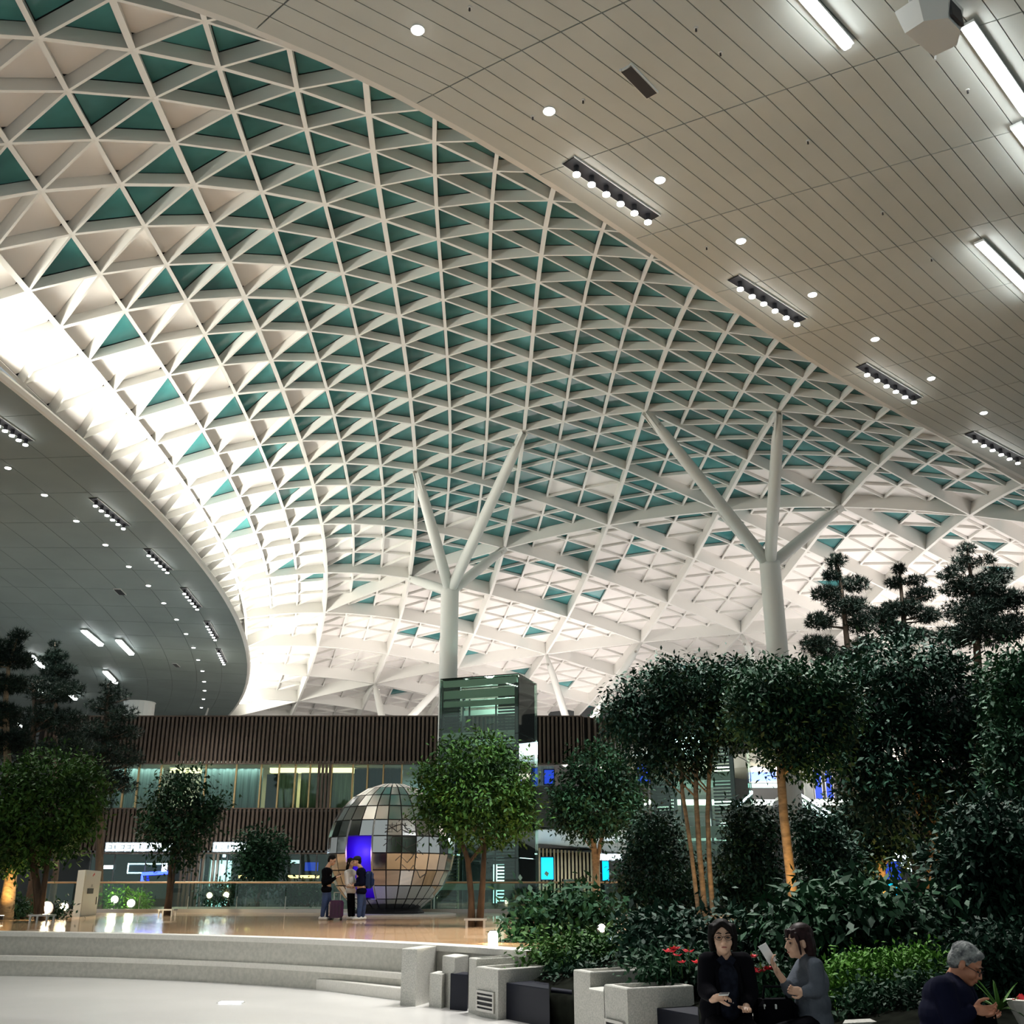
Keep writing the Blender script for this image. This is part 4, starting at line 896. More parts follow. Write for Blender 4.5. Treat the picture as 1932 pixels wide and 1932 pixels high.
# umbrella trees
plant('umbrella_tree', 'umbrella-shaped tree on three slender bare trunks', 'tree', 20, [(1245, 1300, 64, 42), (1195, 1360, 40, 46), (1295, 1288, 74, 38), (1362, 1298, 64, 42), (1232, 1405, 42, 36), (1300, 1370, 74, 50), (1262, 1440, 26, 30), (1310, 1440, 28, 26), (1380, 1360, 54, 46), (1172, 1345, 28, 40), (1405, 1290, 50, 40), (1215, 1440, 16, 30)], 20000, .115, 'leafd', [([(1345, 1722), (1339, 1640), (1335, 1540), (1338, 1460), (1345, 1400)], 5.5, 4), ([(1330, 1722), (1319, 1600), (1313, 1500), (1314, 1400)], 6, 4.5), ([(1318, 1722), (1302, 1590), (1287, 1490), (1283, 1420)], 4.5, 3.5)], bark='palebark', droop=.5)
plant('umbrella_tree', 'umbrella-shaped tree on one thick trunk lit orange from below', 'tree', 18, [(1450, 1290, 76, 40), (1522, 1300, 76, 42), (1432, 1350, 56, 50), (1500, 1372, 66, 56), (1562, 1345, 56, 56), (1478, 1425, 44, 30), (1542, 1420, 46, 46)], 16000, .115, 'leafm', [([(1497, 1700), (1488, 1620), (1479, 1540), (1473, 1460), (1480, 1390)], 10, 8)], bark='palebark', droop=.5)
plant('broadleaf_tree', 'massive dark tree with a thick trunk on the right of the garden', 'tree', 22, [(1700, 1255, 100, 52), (1640, 1330, 84, 74), (1772, 1320, 104, 84), (1680, 1420, 104, 84), (1800, 1430, 84, 84), (1622, 1450, 54, 74), (1722, 1505, 112, 64), (1852, 1380, 54, 74), (1604, 1385, 44, 54), (1824, 1540, 64, 54)], 27000, .15, 'leafd', [([(1780, 1740), (1771, 1650), (1762, 1560), (1750, 1440), (1740, 1350)], 17, 9), ([(1745, 1735), (1750, 1650), (1758, 1560)], 8, 6)])
plant('broadleaf_tree', 'dark tree whose short trunk glows orange beside the cyan screen', 'tree', 24, [(1650, 1560, 50, 44), (1690, 1600, 44, 34), (1630, 1610, 34, 36), (1610, 1550, 36, 40)], 5200, .15, 'leafd', [([(1672, 1705), (1664, 1650), (1655, 1590), (1650, 1540)], 9, 6)], bark='palebark')
plant('broadleaf_tree', 'green-topped tree at the right edge of the garden', 'tree', 18, [(1915, 1285, 56, 52), (1935, 1380, 60, 80), (1905, 1460, 40, 56), (1960, 1300, 60, 60)], 9500, .13, 'leafm', [([(1932, 1740), (1930, 1600), (1928, 1440), (1935, 1330)], 10, 5)])
# pines
pg = 'pine trees'
plant('pine_tree', 'tall layered pine standing apart, leftmost of the pines on the right', 'tree', 32, [(1578, 1058, 20, 12), (1612, 1102, 28, 15), (1560, 1120, 30, 15), (1600, 1145, 42, 18), (1548, 1172, 30, 15), (1622, 1178, 30, 17), (1543, 1216, 34, 17), (1582, 1242, 50, 16), (1634, 1216, 30, 16), (1570, 1085, 18, 12)], 15000, .26, 'needle', [([(1612, 1500), (1606, 1300), (1600, 1230), (1592, 1150), (1585, 1090), (1577, 1048)], 10, 2)], pine=True, nbr=24)
plant('pine_tree', 'shorter pine between the two taller pines on the right', 'tree', 34, [(1697, 1075, 14, 9), (1726, 1096, 22, 9), (1690, 1100, 20, 10), (1737, 1121, 28, 13), (1700, 1147, 40, 15), (1660, 1162, 34, 15), (1747, 1162, 28, 15), (1682, 1188, 34, 13), (1720, 1200, 40, 14)], 13000, .26, 'needle', [([(1712, 1500), (1710, 1250), (1705, 1170), (1700, 1110), (1696, 1068)], 9, 2)], pine=True, nbr=24)
plant('pine_tree', 'widest dark pine on the right, behind the massive dark tree', 'tree', 30, [(1824, 1036, 18, 10), (1820, 1062, 28, 13), (1862, 1056, 18, 8), (1790, 1082, 28, 10), (1882, 1086, 30, 16), (1850, 1106, 50, 20), (1800, 1112, 28, 15), (1880, 1132, 50, 24), (1830, 1152, 60, 20), (1914, 1132, 25, 20), (1862, 1190, 70, 28), (1800, 1202, 46, 20), (1914, 1184, 36, 28)], 21000, .26, 'needle', [([(1850, 1500), (1846, 1280), (1840, 1160), (1832, 1090), (1824, 1030)], 12, 2)], pine=True, nbr=34)
Yp = yof(12, 1735, Z2)
plant('pine_tree', 'tall pine at the left edge with an orange-lit lower trunk', 'tree', Yp, [(36, 1200, 18, 11), (14, 1221, 28, 14), (36, 1246, 28, 15), (-15, 1245, 30, 15), (5, 1292, 44, 17), (-5, 1350, 44, 25), (20, 1400, 40, 20)], 12000, .28, 'needle', [([(10, 1735), (20, 1660), (26, 1580), (16, 1480), (10, 1330), (16, 1260), (32, 1205)], 13, 2)], bark='palebark', gz=Z2, pine=True, nbr=20)
plant('pine_tree', 'low spreading pine in front of the left light bars', 'tree', 38, [(62, 1292, 50, 16), (98, 1312, 46, 16), (132, 1302, 34, 14), (75, 1352, 50, 22), (25, 1382, 46, 22), (122, 1362, 46, 26), (52, 1420, 60, 22), (130, 1410, 50, 24)], 15000, .30, 'needle', [([(66, 1640), (60, 1420), (66, 1340), (62, 1288)], 9, 3)], gz=0, pine=True, nbr=22)
plant('pine_tree', 'slim pointed pine second from the left edge', 'tree', 42, [(103, 1216, 9, 7), (108, 1236, 22, 11), (95, 1247, 24, 10), (126, 1262, 20, 9), (110, 1268, 36, 11), (112, 1292, 40, 12)], 6500, .28, 'needle', [([(106, 1640), (104, 1400), (106, 1290), (103, 1212)], 7, 1.5)], gz=0, pine=True, nbr=16)
plant('pine_tree', 'dark pine overlapping the left end of the timber building', 'tree', 43, [(208, 1294, 20, 11), (216, 1311, 30, 14), (190, 1331, 30, 14), (226, 1346, 36, 16), (200, 1376, 50, 20), (168, 1402, 50, 26), (240, 1382, 30, 14), (216, 1420, 54, 22), (252, 1437, 24, 8), (195, 1462, 54, 24), (228, 1482, 34, 15), (176, 1512, 44, 26), (150, 1460, 40, 30)], 21000, .28, 'needle', [([(186, 1700), (190, 1500), (200, 1370), (205, 1290)], 10, 2.5)], gz=0, pine=True, nbr=30)
# shrubs and ground cover
plant('clipped_shrub', 'dark cone-shaped shrub left of the slender bare trunks', 'shrub', 21, [(1230, 1556, 36, 22), (1236, 1592, 56, 44), (1242, 1650, 80, 52), (1245, 1712, 84, 38)], 11000, .105, 'leafd')
plant('clipped_shrub', 'dark rounded shrub between the slender trunks and the thick lit trunk', 'shrub', 20.5, [(1450, 1546, 22, 22), (1395, 1542, 18, 24), (1420, 1572, 46, 48), (1412, 1640, 60, 54), (1430, 1702, 58, 42)], 9500, .105, 'leafd')
plant('clipped_shrub', 'dark rounded shrub right of the thick lit trunk', 'shrub', 20, [(1522, 1552, 22, 24), (1546, 1574, 36, 44), (1562, 1622, 60, 54), (1572, 1690, 72, 46)], 9500, .105, 'leafd')
plant('broadleaf_shrub', 'glossy dark shrub at the deck edge behind the bollard lamp', 'shrub', 18.6, [(1022, 1735, 38, 28), (1080, 1727, 46, 26), (1130, 1732, 42, 30), (986, 1752, 18, 26), (1060, 1766, 66, 22)], 4200, .165, 'leafm', gz=.5, depth=.3)
plant('broadleaf_shrub', 'large-leaved dark shrub behind the person in the grey sweater', 'shrub', 13.4, [(1540, 1732, 56, 26), (1622, 1728, 66, 28), (1702, 1736, 56, 28), (1600, 1762, 104, 26), (1480, 1762, 46, 26)], 4200, .17, 'leafm', depth=.3)
plant('broadleaf_shrub', 'dark shrub mass at the lower right edge behind the grey-haired person', 'shrub', 15, [(1872, 1590, 72, 72), (1902, 1680, 66, 74), (1822, 1652, 56, 64), (1850, 1740, 90, 46)], 12000, .14, 'leafd')
plant('broadleaf_shrub', 'dark shrub mass behind the person in the black coat', 'shrub', 14.2, [(1282, 1782, 84, 34), (1400, 1792, 74, 42), (1220, 1770, 50, 30)], 5200, .13, 'leafd', depth=.35)
plant('ground_cover', 'mid-green ground cover behind the granite blocks', 'plant', 15.6, [(1080, 1797, 92, 22), (1180, 1800, 84, 22), (1036, 1808, 30, 14), (1120, 1812, 60, 12)], 5200, .10, 'leaf', depth=.4)
plant('ground_cover', 'dark ground cover between the granite planters and the red flowers', 'plant', 12.6, [(1260, 1822, 50, 16), (1330, 1836, 54, 22), (1225, 1822, 30, 10)], 3000, .085, 'leafm', depth=.4)
plant('ground_cover', 'bright green ground cover right of the person in the grey sweater', 'plant', 11, [(1622, 1824, 50, 14), (1702, 1818, 56, 14), (1757, 1808, 32, 12), (1588, 1846, 32, 22), (1662, 1852, 84, 24), (1600, 1884, 36, 18)], 6500, .062, 'leafb', depth=.4)
plant('ground_cover', 'dark ground cover in front of the bright green ground cover', 'plant', 10.4, [(1680, 1892, 84, 22), (1610, 1908, 40, 14), (1740, 1880, 40, 26)], 3200, .07, 'leafm', depth=.4)
plant('ground_cover', 'dim ground cover around the striped blade plant', 'plant', 10.2, [(1880, 1800, 60, 34), (1900, 1850, 50, 40), (1820, 1880, 40, 30)], 4200, .085, 'leafd', depth=.4)
plant('low_shrub', 'low shrubs at the foot of the left edge pine', 'shrub', Yp+.6, [(22, 1716, 44, 13), (-20, 1715, 40, 16), (110, 1722, 22, 8)], 2600, .14, 'leafm', gz=Z2, depth=.4)
plant('low_shrub', 'spot-lit yellow-green shrub behind the balustrade near the white cabinet', 'shrub', 43.2, [(222, 1698, 30, 12), (258, 1702, 26, 9), (200, 1690, 14, 10)], 1600, .16, 'leafb', gz=.3, depth=.4)
plant('low_shrub', 'dark shrub in the planter wall below the short white sign', 'shrub', 44.6, [(432, 1682, 30, 14), (400, 1688, 24, 9)], 1500, .17, 'leafm', gz=.8, depth=.4)
plant('low_shrub', 'dark shrub in the planter wall beside the globe', 'shrub', 44.7, [(582, 1684, 38, 14), (550, 1688, 30, 10)], 1600, .17, 'leafm', gz=.8, depth=.4)
plant('ground_cover', 'dark ground cover behind the black seats and twin planters', 'plant', 15.0, [(1062, 1842, 30, 12), (1120, 1834, 50, 12)], 2000, .085, 'leafm', depth=.4)
plant('ground_cover', 'reddish-flecked ground cover between the two seated people', 'plant', 10.3, [(1455, 1858, 40, 28), (1440, 1885, 40, 20)], 2200, .075, 'leafm', depth=.4)
# striped blade plant
c = at_y(1886, 1905, 9.0); t = empty('blade_plant', c, 'spiky plant with striped green blades beside the grey-haired person', 'plant')
for k in range(16):
    an = k*2.4; el = .35+.85*((k*7) % 10)/10; L = .26+.10*((k*3) % 5)/5; d = np.array([math.cos(an)*math.cos(el), math.sin(an)*math.cos(el), math.sin(el)]); sd = np.cross(d, (0, 0, 1)); sd /= np.linalg.norm(sd)
    V = []
    for q in range(6):
        s = q/5; p = c+d*L*s-np.array([0, 0, .12*s*s*(1.4-el)]); w = .017*(1-s)**.6*(1 if s else .7)+.001; V += [p-sd*w, p+np.array([0, 0, -.006]), p+sd*w]
    mesh_obj('blade', V, [(q*3+a, q*3+a+1, q*3+a+4, q*3+a+3) for q in range(5) for a in (0, 1)], M['yucca'], t)
# red flowers
def flower(u, v, Y, r, label, group):
    c = at_y(u, v, Y); t = empty('red_flower', c, label, 'flower', group)
    pt = MB(); rs = random.Random(u)
    for k in range(5):
        an = k*1.257+rs.random(); d = np.array([math.cos(an), math.sin(an)*.8, .35]); sd = np.cross(d, (0, 0, 1)); sd /= np.linalg.norm(sd); d = d/np.linalg.norm(d)
        pt.add([c, c+d*r*.55+sd*r*.42, c+d*r*1.1, c+d*r*.55-sd*r*.42, c+d*r*.55+np.array([0, 0, -.25*r])], [(0, 1, 4), (1, 2, 4), (2, 3, 4), (3, 0, 4)])
    pt.build('petals', M['petal'], t); MB().tube([c, c+[0, 0, r*.8]], [r*.14, r*.06], 6).build('spadix', M['leafb'], t); MB().tube([c-[0, 0, r*3], c], [r*.07, r*.06], 5).build('stem', M['leaf'], t)
nth = iter(ORD).__next__
for u, v, r in [(1264, 1796, .075), (1274, 1790, .06), (1278, 1803, .05), (1286, 1816, .05), (1299, 1796, .065), (1317, 1817, .07)]:
    flower(u, v, 11.4, r, f'{nth()} red flower from the left, beside the person in the black coat', 'red flowers left of the person in the black coat')
nth = iter(ORD).__next__
for u, v, r in [(1418, 1806, .06), (1436, 1834, .10), (1450, 1828, .07), (1465, 1842, .07)]:
    flower(u, v, 10.2, r, f'{nth()} red flower from the left, between the two seated people', 'red flowers between the seated pair')
# garden spotlights
def spotlight(u, v, Y, label, e, r=.09, g=None, col=(1, .82, .5)):
    c = at_y(u, v, Y); z = ground(c[0], c[1]) if g is None else g; t = empty('garden_spotlight', (c[0], c[1], z), label, 'spotlight')
    MB().ball(c, r, 12, 8).build('lens', M['lampw'], t, True); MB().lathe(c+[0, r*.9, -.01], [(r*1.15, -.06), (r*1.15, .06)], 12, axis=(0, 1, 0)).build('housing', M['black'], t)
    MB().tube([(c[0], c[1]+r*.5, z-.02), (c[0], c[1]+r*.5, c[2]-r*.5)], .025, 6).build('stake', M['black'], t)
    lamp('spot_glow', 'POINT', c+[0, -.25, .22], e, col, radius=.12)
spotlight(86, 1713, Y1+.35, 'bright garden spotlight beside the stems of the left leafy tree', 45, .16, Z2)
spotlight(121, 1711, Y1+2.2, 'smaller garden spotlight left of the white cabinet', 12, .11, Z2)
spotlight(216, 1697, 42.5, 'small round spotlight in the yellow-green shrub behind the glass', 14, .13, .3); spotlight(247, 1704, 42.4, 'round spotlight low behind the glass right of the white cabinet', 18, .14, .3)
spotlight(1135, 1751, 17.2, 'round spotlight shining in the glossy dark shrub', 8, .06)
for u, v, Y, e, tg, lab in [(1492, 1700, 17.2, 60, (1476, 1500, 18), 'thick trunk of the umbrella tree'), (1680, 1712, 23.3, 60, (1660, 1620, 24), 'short orange-lit trunk by the cyan screen'), (1790, 1730, 21.2, 45, (1762, 1560, 22), 'massive dark tree'), (2, 1738, Yp-1.0, 70, (20, 1640, Yp), 'left edge pine'), (1350, 1722, 19.2, 9, (1336, 1560, 20), 'three slender trunks')]:
    c = at_y(u, v, Y); c[2] = ground(c[0], c[1])+.08; t = empty('trunk_uplight', c, 'small dark uplight at the foot of the '+lab, 'spotlight', 'uplights at the trunks')
    MB().lathe(c, [(.05, -.06), (.07, .05)], 10).build('housing', M['black'], t); MB().lathe(c, [(.055, .05), (.055, .055)], 10).build('lens', M['lampw'], t)
    lamp('trunk_uplight_beam', 'SPOT', c+[0, 0, .09], e*3.2, (1, .55, .16), at_y(*tg), spot=1.25, blend=.9, radius=.05)
# bollard lamp
c = at_y(930, 1799, 18.0); t = empty('bollard_lamp', c, 'black bollard lamp with glowing white head behind the granite blocks', 'lamp')
h1, h2, h3 = at_y(930, 1779, 18)[2], at_y(930, 1762, 18)[2], at_y(930, 1757, 18)[2]
MB().lathe((c[0], c[1], 0), [(.06, .1), (.06, h1), (.055, h1+.01)], 14).build('post', M['black'], t); MB().lathe((c[0], c[1], 0), [(.075, h1), (.078, h2), (.05, h3)], 14).build('glowing_head', M['lampw'], t, True); MB().lathe((c[0], c[1], 0), [(.055, h3), (.05, h3+.015)], 14).build('cap', M['black'], t)
lamp('bollard_glow', 'POINT', (c[0], c[1]-.2, h1+.1), 16, (1, .85, .6), radius=.08)
# ------------------------------------------------------------------ granite blocks and black upholstered seats around the garden
def block(name, FL, CR, BR, zt, mt, label, cat, group=None, z0=0, planter=False, dk=1.0):
    a, b, c = [at_z(*p, zt)[:2] for p in (FL, CR, BR)]; d = a+(c-b)*dk; poly = [a, b, c, d]; m = sum(poly)/4
    t = empty(name, (*m, z0), label, cat, group); i1 = [m+(p-m)*.975 for p in poly]
    MB().prism([tuple(p) for p in poly], z0, zt-.06).build('body', mt, t)
    V = [(*p, zt-.06) for p in poly]+[(*p, zt-.012) for p in poly]+[(*p, zt) for p in i1]; F = [(3, 2, 1, 0)]+[(l*4+k, l*4+(k+1) % 4, l*4+4+(k+1) % 4, l*4+4+k) for l in range(2) for k in range(4)]
    if planter:
        i2 = [m+(p-m)*.80 for p in poly]; V += [(*p, zt) for p in i2]+[(*p, zt-.05) for p in i2]; F += [(l*4+k, l*4+(k+1) % 4, l*4+4+(k+1) % 4, l*4+4+k) for l in (2, 3) for k in range(4)]; F += [(16, 17, 18, 19)]
    else: F += [(8, 9, 10, 11)]
    mesh_obj('rim' if planter else 'top', V, F, mt, t)
    return t, poly
S_, Lh = M['stone'], M['leather']
block('granite_block', (811, 1836), (834, 1838.5), (850, 1834), .44, S_, 'low granite block just right of the stair pier', 'block')
block('granite_block', (835, 1803), (858, 1806.5), (884, 1802), .67, S_, 'tall granite block behind the narrow black seat', 'block')
block('upholstered_seat', (850, 1837), (882.5, 1839), (884, 1834), .46, Lh, 'narrow black upholstered seat nearest the stair pier', 'seat')
block('granite_planter', (885, 1806.5), (899, 1809), (1007, 1803), .69, S_, 'tall granite planter below the bollard lamp', 'planter', planter=True)
t, poly = block('granite_planter', (899, 1823), (940, 1828.5), (1034, 1822), .60, S_, 'granite planter with a louvred vent in its front', 'planter', planter=True)
def vent_on(t, poly, z):
    a, b = poly[0], poly[1]; e = (b-a)/np.linalg.norm(b-a); n = np.array([e[1], -e[0]]); n *= -np.sign(n@(poly[2]-poly[1])); L = np.linalg.norm(b-a); c = np.array([*((a*.53+b*.47)+n*.012), z]); ax = [(*e, 0), (*n, 0), (0, 0, 1)]
    f = MB(); w, h = L*.74, .22
    for s in (-1, 1): f.box(c+np.array([*e, 0])*s*w/2, (.03, .03, h+.03), ax=ax); f.box(c+np.array([0, 0, s*h/2]), (w, .03, .03), ax=ax)
    fr = f.build('vent_frame', M['steel'], t); MB().box(c-np.array([*n, 0])*.006, (w, .012, h), ax=ax).build('vent_backing', M['black'], fr)
    for k in range(3): MB().box(c+np.array([0, 0, (k-1)*.06]), (w, .03, .02), ax=ax).build('vent_slat', M['steel'], fr)
vent_on(t, poly, .19)
block('upholstered_seat', (941, 1852), (1036.5, 1866), (1036, 1849), .43, Lh, 'wide black upholstered seat right of the vented planter', 'seat', dk=.08)
block('upholstered_seat', (1039, 1866), (1079, 1871), (1081, 1858), .40, Lh, 'black upholstered seat left of the twin granite planters', 'seat')
block('granite_planter', (1082, 1829), (1113, 1834), (1222, 1828), .68, S_, 'taller of the twin granite planters, planted with dark leaves', 'planter', planter=True)
block('granite_block', (1111, 1866), (1139, 1871), (1140, 1860), .52, S_, 'small granite ledge between the twin planters', 'block')
t, poly = block('granite_planter', (1140, 1857), (1183, 1865), (1308, 1858.5), .62, S_, 'lower of the twin granite planters, nearest the person in the black coat', 'planter', planter=True)
vent_on(t, poly, .17)
block('upholstered_seat', (1213, 1897), (1318, 1916), (1318, 1897), .42, Lh, 'black upholstered seat left of the person in the black coat', 'seat', dk=.10)
block('granite_block', (1322, 1877), (1342, 1879), (1344, 1874), .60, S_, 'granite block mostly hidden behind the person in the black coat', 'block')
block('granite_block', (1376, 1919), (1432, 1916), (1431, 1911), .60, S_, 'granite block standing between the two seated people', 'block')
block('granite_block', (1588, 1931), (1748, 1923), (1748, 1916.5), .52, S_, 'long pale granite block left of the grey-haired person', 'block')
def seat_box(c, size, rz, label):
    t = empty('upholstered_seat', (c[0], c[1], 0), label, 'seat'); MB().box((c[0], c[1], .17), (size[0]*.94, size[1]*.94, .34), rz).build('base', Lh, t); MB().box((c[0], c[1], .395), (size[0], size[1], .11), rz, bev=.025).build('cushion', Lh, t)

# ------------------------------------------------------------------ people
def nrm(v): v = np.array(v, float); return v/np.linalg.norm(v)
def caps(mb, p, q, r0, r1, n=10):
    p, q = np.array(p, float), np.array(q, float); mb.tube([p, q], [r0, r1], n); mb.ball(p, r0, n, 6); mb.ball(q, r1, n, 6)
def chain(mb, pts, rad, n=10):
    for k in range(len(pts)-1): caps(mb, pts[k], pts[k+1], rad[k], rad[k+1], n)
def organic(name, mb, mt, parent, vox, smooth=4, fac=.5):
    o = mb.build(name, mt, parent, True)
    m = o.modifiers.new('union', 'REMESH'); m.mode = 'VOXEL'; m.voxel_size = vox; m.use_smooth_shade = True
    if smooth: s = o.modifiers.new('soften', 'SMOOTH'); s.factor = fac; s.iterations = smooth
    return o
def frame(fwd, up=(0, 0, 1)):
    f = nrm(fwd); r = nrm(np.cross(f, up)); u = np.cross(r, f); return np.stack([r, f, u], 1)   # columns right, forward, up
def head_geo(mb, c, R, s, neck, nr=.055):
    T = lambda v: c+R@(np.array(v)*s)
    B = lambda v, r: mb.ball(T(v), np.array(r)*s, 14, 10, R)
    B((0, -.012, .028), (.075, .095, .088)); B((0, .022, -.045), (.056, .066, .074)); B((0, .066, -.094), (.026, .022, .020))
    for x in (-1, 1): B((x*.036, .056, -.036), (.027, .03, .032)); B((x*.079, -.006, -.018), (.010, .021, .032)); B((x*.03, .078, .019), (.024, .014, .010)); B((x*.012, .094, -.04), (.009, .010, .008))
    caps(mb, T((0, .086, .004)), T((0, .106, -.034)), .009*s, .013*s); B((0, .089, -.062), (.022, .010, .007)); B((0, .086, -.076), (.018, .011, .008))
    caps(mb, T((0, -.02, -.06)), neck, nr*s, (nr+.006)*s)
def face_bits(t, c, R, s, glasses=False, brow='hairk'):
    T = lambda v: c+R@(np.array(v)*s)
    for x in (-1, 1):
        e = MB(); e.ball(T((x*.031, .083, -.004)), np.array((.013, .007, .0065))*s, 10, 6, R); e.build('eye', M['eye'], t, True)
        b = MB(); b.tube([T((x*.014, .094, .020)), T((x*.032, .093, .026)), T((x*.05, .080, .020))], [.004*s, .005*s, .002*s], 6); b.build('eyebrow', M[brow], t)
    l = MB(); l.ball(T((0, .094, -.069)), np.array((.021, .006, .0055))*s, 10, 6, R); l.build('mouth', M['lips'], t, True)
    if glasses:
        g = MB()
        for x in (-1, 1):
            P = [T((x*.033+.024*math.cos(a), .104-.006*abs(math.cos(a)), -.006+.018*math.sin(a))) for a in np.linspace(0, 2*math.pi, 13)]; g.tube(P, .0018*s, 5, False)
            g.tube([T((x*.057, .096, -.002)), T((x*.078, .0, -.002)), T((x*.08, -.02, -.014))], .0022*s, 5)
        g.tube([T((-.009, .108, -.002)), T((.009, .108, -.002))], .002*s, 5); g.build('glasses', M['black'], t)
def hand(t, w, d, n, thumb, mt, s=1.0, curl=.5, hold=0.0):
    """w wrist, d towards the knuckles, n out of the back of the hand, thumb +1/-1 side"""
    d = nrm(d); sd = nrm(np.cross(d, n))*thumb; n = nrm(np.cross(sd, d)); n = n if n@np.array(n) > 0 else -n
    n = nrm(np.cross(d, sd))*thumb; mb = MB(); R = np.stack([sd, d, n], 1)
    mb.ball(w+d*.048*s, np.array((.040, .056, .016))*s, 12, 8, R); caps(mb, w-d*.03*s, w+d*.015*s, .026*s, .027*s)
    for k, (off, L) in enumerate(((.029, .072), (.010, .082), (-.010, .076), (-.028, .060))):
        p = w+d*.088*s+sd*off*s; a = curl*(.75+.12*k)+hold; r = (.0092, .0088, .0086, .0078)[k]*s
        q = w+d*.045*s+sd*off*.8*s; caps(mb, q, p, r*1.1, r); ang = a*.6
        for f, fr in enumerate((.42, .33, .25)):
            dd = d*math.cos(ang)-n*math.sin(ang)+sd*off*.5; e = p+dd*L*fr*s; caps(mb, p, e, r, r*.9); p = e; r *= .9; ang += a
    p = w+d*.022*s+sd*.030*s; q = p+(sd*.62+d*.60-n*.35)*.042*s; e = q+(sd*.18+d*.86-n*.42)*.034*s; z = e+(d*.9-n*.4-sd*.1)*.024*s
    chain(mb, [p, q, e, z], [.014*s, .0115*s, .010*s, .008*s])
    return organic('hand', mb, M[mt], t, .0042, 2, .4)
# --- seated man in a black coat
Ym = 9.2; Wm = lambda u, v, dy=0: at_y(u, v, Ym+dy)
hc = Wm(1363, 1769, -.03); seat = Wm(1370, 1850); px_, py_ = seat[0], Ym+.02
t = empty('person', (px_, py_, 0), 'seated person in a black coat with glasses and shaggy black hair', 'person')
R = frame((-.10, -1, .10)); s = 1.14; nk = Wm(1367, 1806, .04); body = MB()
head_geo(body, hc, R, s, nk, .050)
hip = np.array([px_, py_+.05, .56]); chest = Wm(1368, 1838, .05)
chain(body, [hip, (hip+chest)/2, chest, nk], [.14, .13, .13, .06])
shR, shL = Wm(1336, 1816, .04), Wm(1402, 1816, .05); elR, elL = Wm(1333, 1868, -.03), Wm(1414, 1872, .0); wrR, wrL = Wm(1349, 1884, -.25), Wm(1408, 1900, -.22)
kn = [hip+[x, -.48, -.04] for x in (-.13, .13)]; an = [k+[0, -.04, -.42] for k in kn]
for a, b, c in ((shR, elR, wrR), (shL, elL, wrL)): chain(body, [chest+[0, 0, .06], a, b, c], [.07, .055, .042, .03])
for x, k, a in ((-.09, kn[0], an[0]), (.09, kn[1], an[1])): chain(body, [hip+[x, 0, 0], k, a], [.085, .06, .045])
organic('body', body, M['skin'], t, .0085, 3)
face_bits(t, hc, R, s, True)
hr = MB(); T = lambda v: hc+R@(np.array(v)*s); B = lambda v, r: hr.ball(T(v), np.array(r)*s, 14, 10, R)
B((0, -.03, .048), (.090, .100, .086)); B((0, -.055, -.02), (.084, .068, .09))
for x in (-1, 1): chain(hr, [T((x*.070, .035, .065)), T((x*.084, .012, .0)), T((x*.080, -.015, -.075))], [.032*s, .025*s, .020*s])
chain(hr, [T((-.005, .07, .092)), T((-.045, .082, .060)), T((-.066, .066, .010))], [.022*s, .020*s, .012*s]); chain(hr, [T((.01, .07, .092)), T((.048, .074, .066)), T((.066, .055, .03))], [.020*s, .018*s, .012*s])
organic('hair', hr, M['hairk'], t, .009, 2, .3)
co = MB()
for z, r in ((-.05, (.235, .17, .16)), (.10, (.22, .165, .2)), (.25, (.205, .15, .17))): co.ball(hip+(chest-hip)*0+np.array([(chest-hip)[0]*max(z, 0)*2.2, .01, z+.02]), r, 18, 10)
chain(co, [shR, chest+[0, .02, .075], shL], [.085, .10, .085])
for a, b, c in ((shR, elR, wrR), (shL, elL, wrL)): chain(co, [a, b, c+(b-c)*.18], [.088, .078, .052])
organic('coat', co, M['coat'], t, .012, 6)
for sg in (-1, 1): MB().tube([nk+[sg*.055, .02, .01], nk+[sg*.075, -.07, -.07], nk+[sg*.09, -.125, -.22], nk+[sg*.10, -.135, -.45]], [.03, .03, .022, .015], 8).build('coat_lapel', M['coat'], t, True)
sh = MB(); chain(sh, [nk+[0, -.03, -.05], chest+[0, -.105, .0], hip+[0, -.125, .12]], [.052, .085, .09]); sho = organic('shirt', sh, M['denim'], t, .010, 3)
for k in range(4): MB().ball(nk+np.array([.012, -.125-.018*k, -.10-.075*k]), .007, 8, 6).build('button', M['steel'], sho)
for sg in (-1, 1): MB().box(nk+[sg*.04, -.075, -.02], (.055, .012, .06), ax=[nrm((1, 0, sg*-.8)), (0, 1, 0), nrm((sg*.8, 0, 1))]).build('collar', M['denim'], sho)
tr = MB()
for x, k, a in ((-.09, kn[0], an[0]), (.09, kn[1], an[1])): chain(tr, [hip+[x, 0, -.0], k, a+[0, 0, .04]], [.11, .082, .062])
organic('trousers', tr, M['coat'], t, .012, 3)
for a in an: f = MB(); caps(f, a+[0, .02, -.035], a+[0, -.17, -.05], .045, .038); f.build('shoe', M['black'], t, True)
dR = Wm(1366, 1879, -.33)-wrR; hand(t, wrR, dR, (-.5, -.2, -.85), 1, 'skin', 1.08, .55); hand(t, wrL, (-.15, -.9, -.25), (0, -.2, 1), 1, 'skin', 1.0, .5)
pc = Wm(1366, 1875.5, -.36); p = empty('smartphone', pc, 'pale smartphone in the hand of the person in the black coat', 'phone'); ax = [nrm((1, -.25, .05)), nrm((.25, 1, .02)), nrm(np.cross((1, -.25, .05), (.25, 1, .02)))]
MB().box(pc, (.078, .15, .009), ax=ax, bev=.003).build('case', M['whitep'], p); MB().box(pc+np.array(ax[2])*.0052, (.070, .138, .001), ax=ax).build('screen', M['signw'] if False else M['grille'], p)
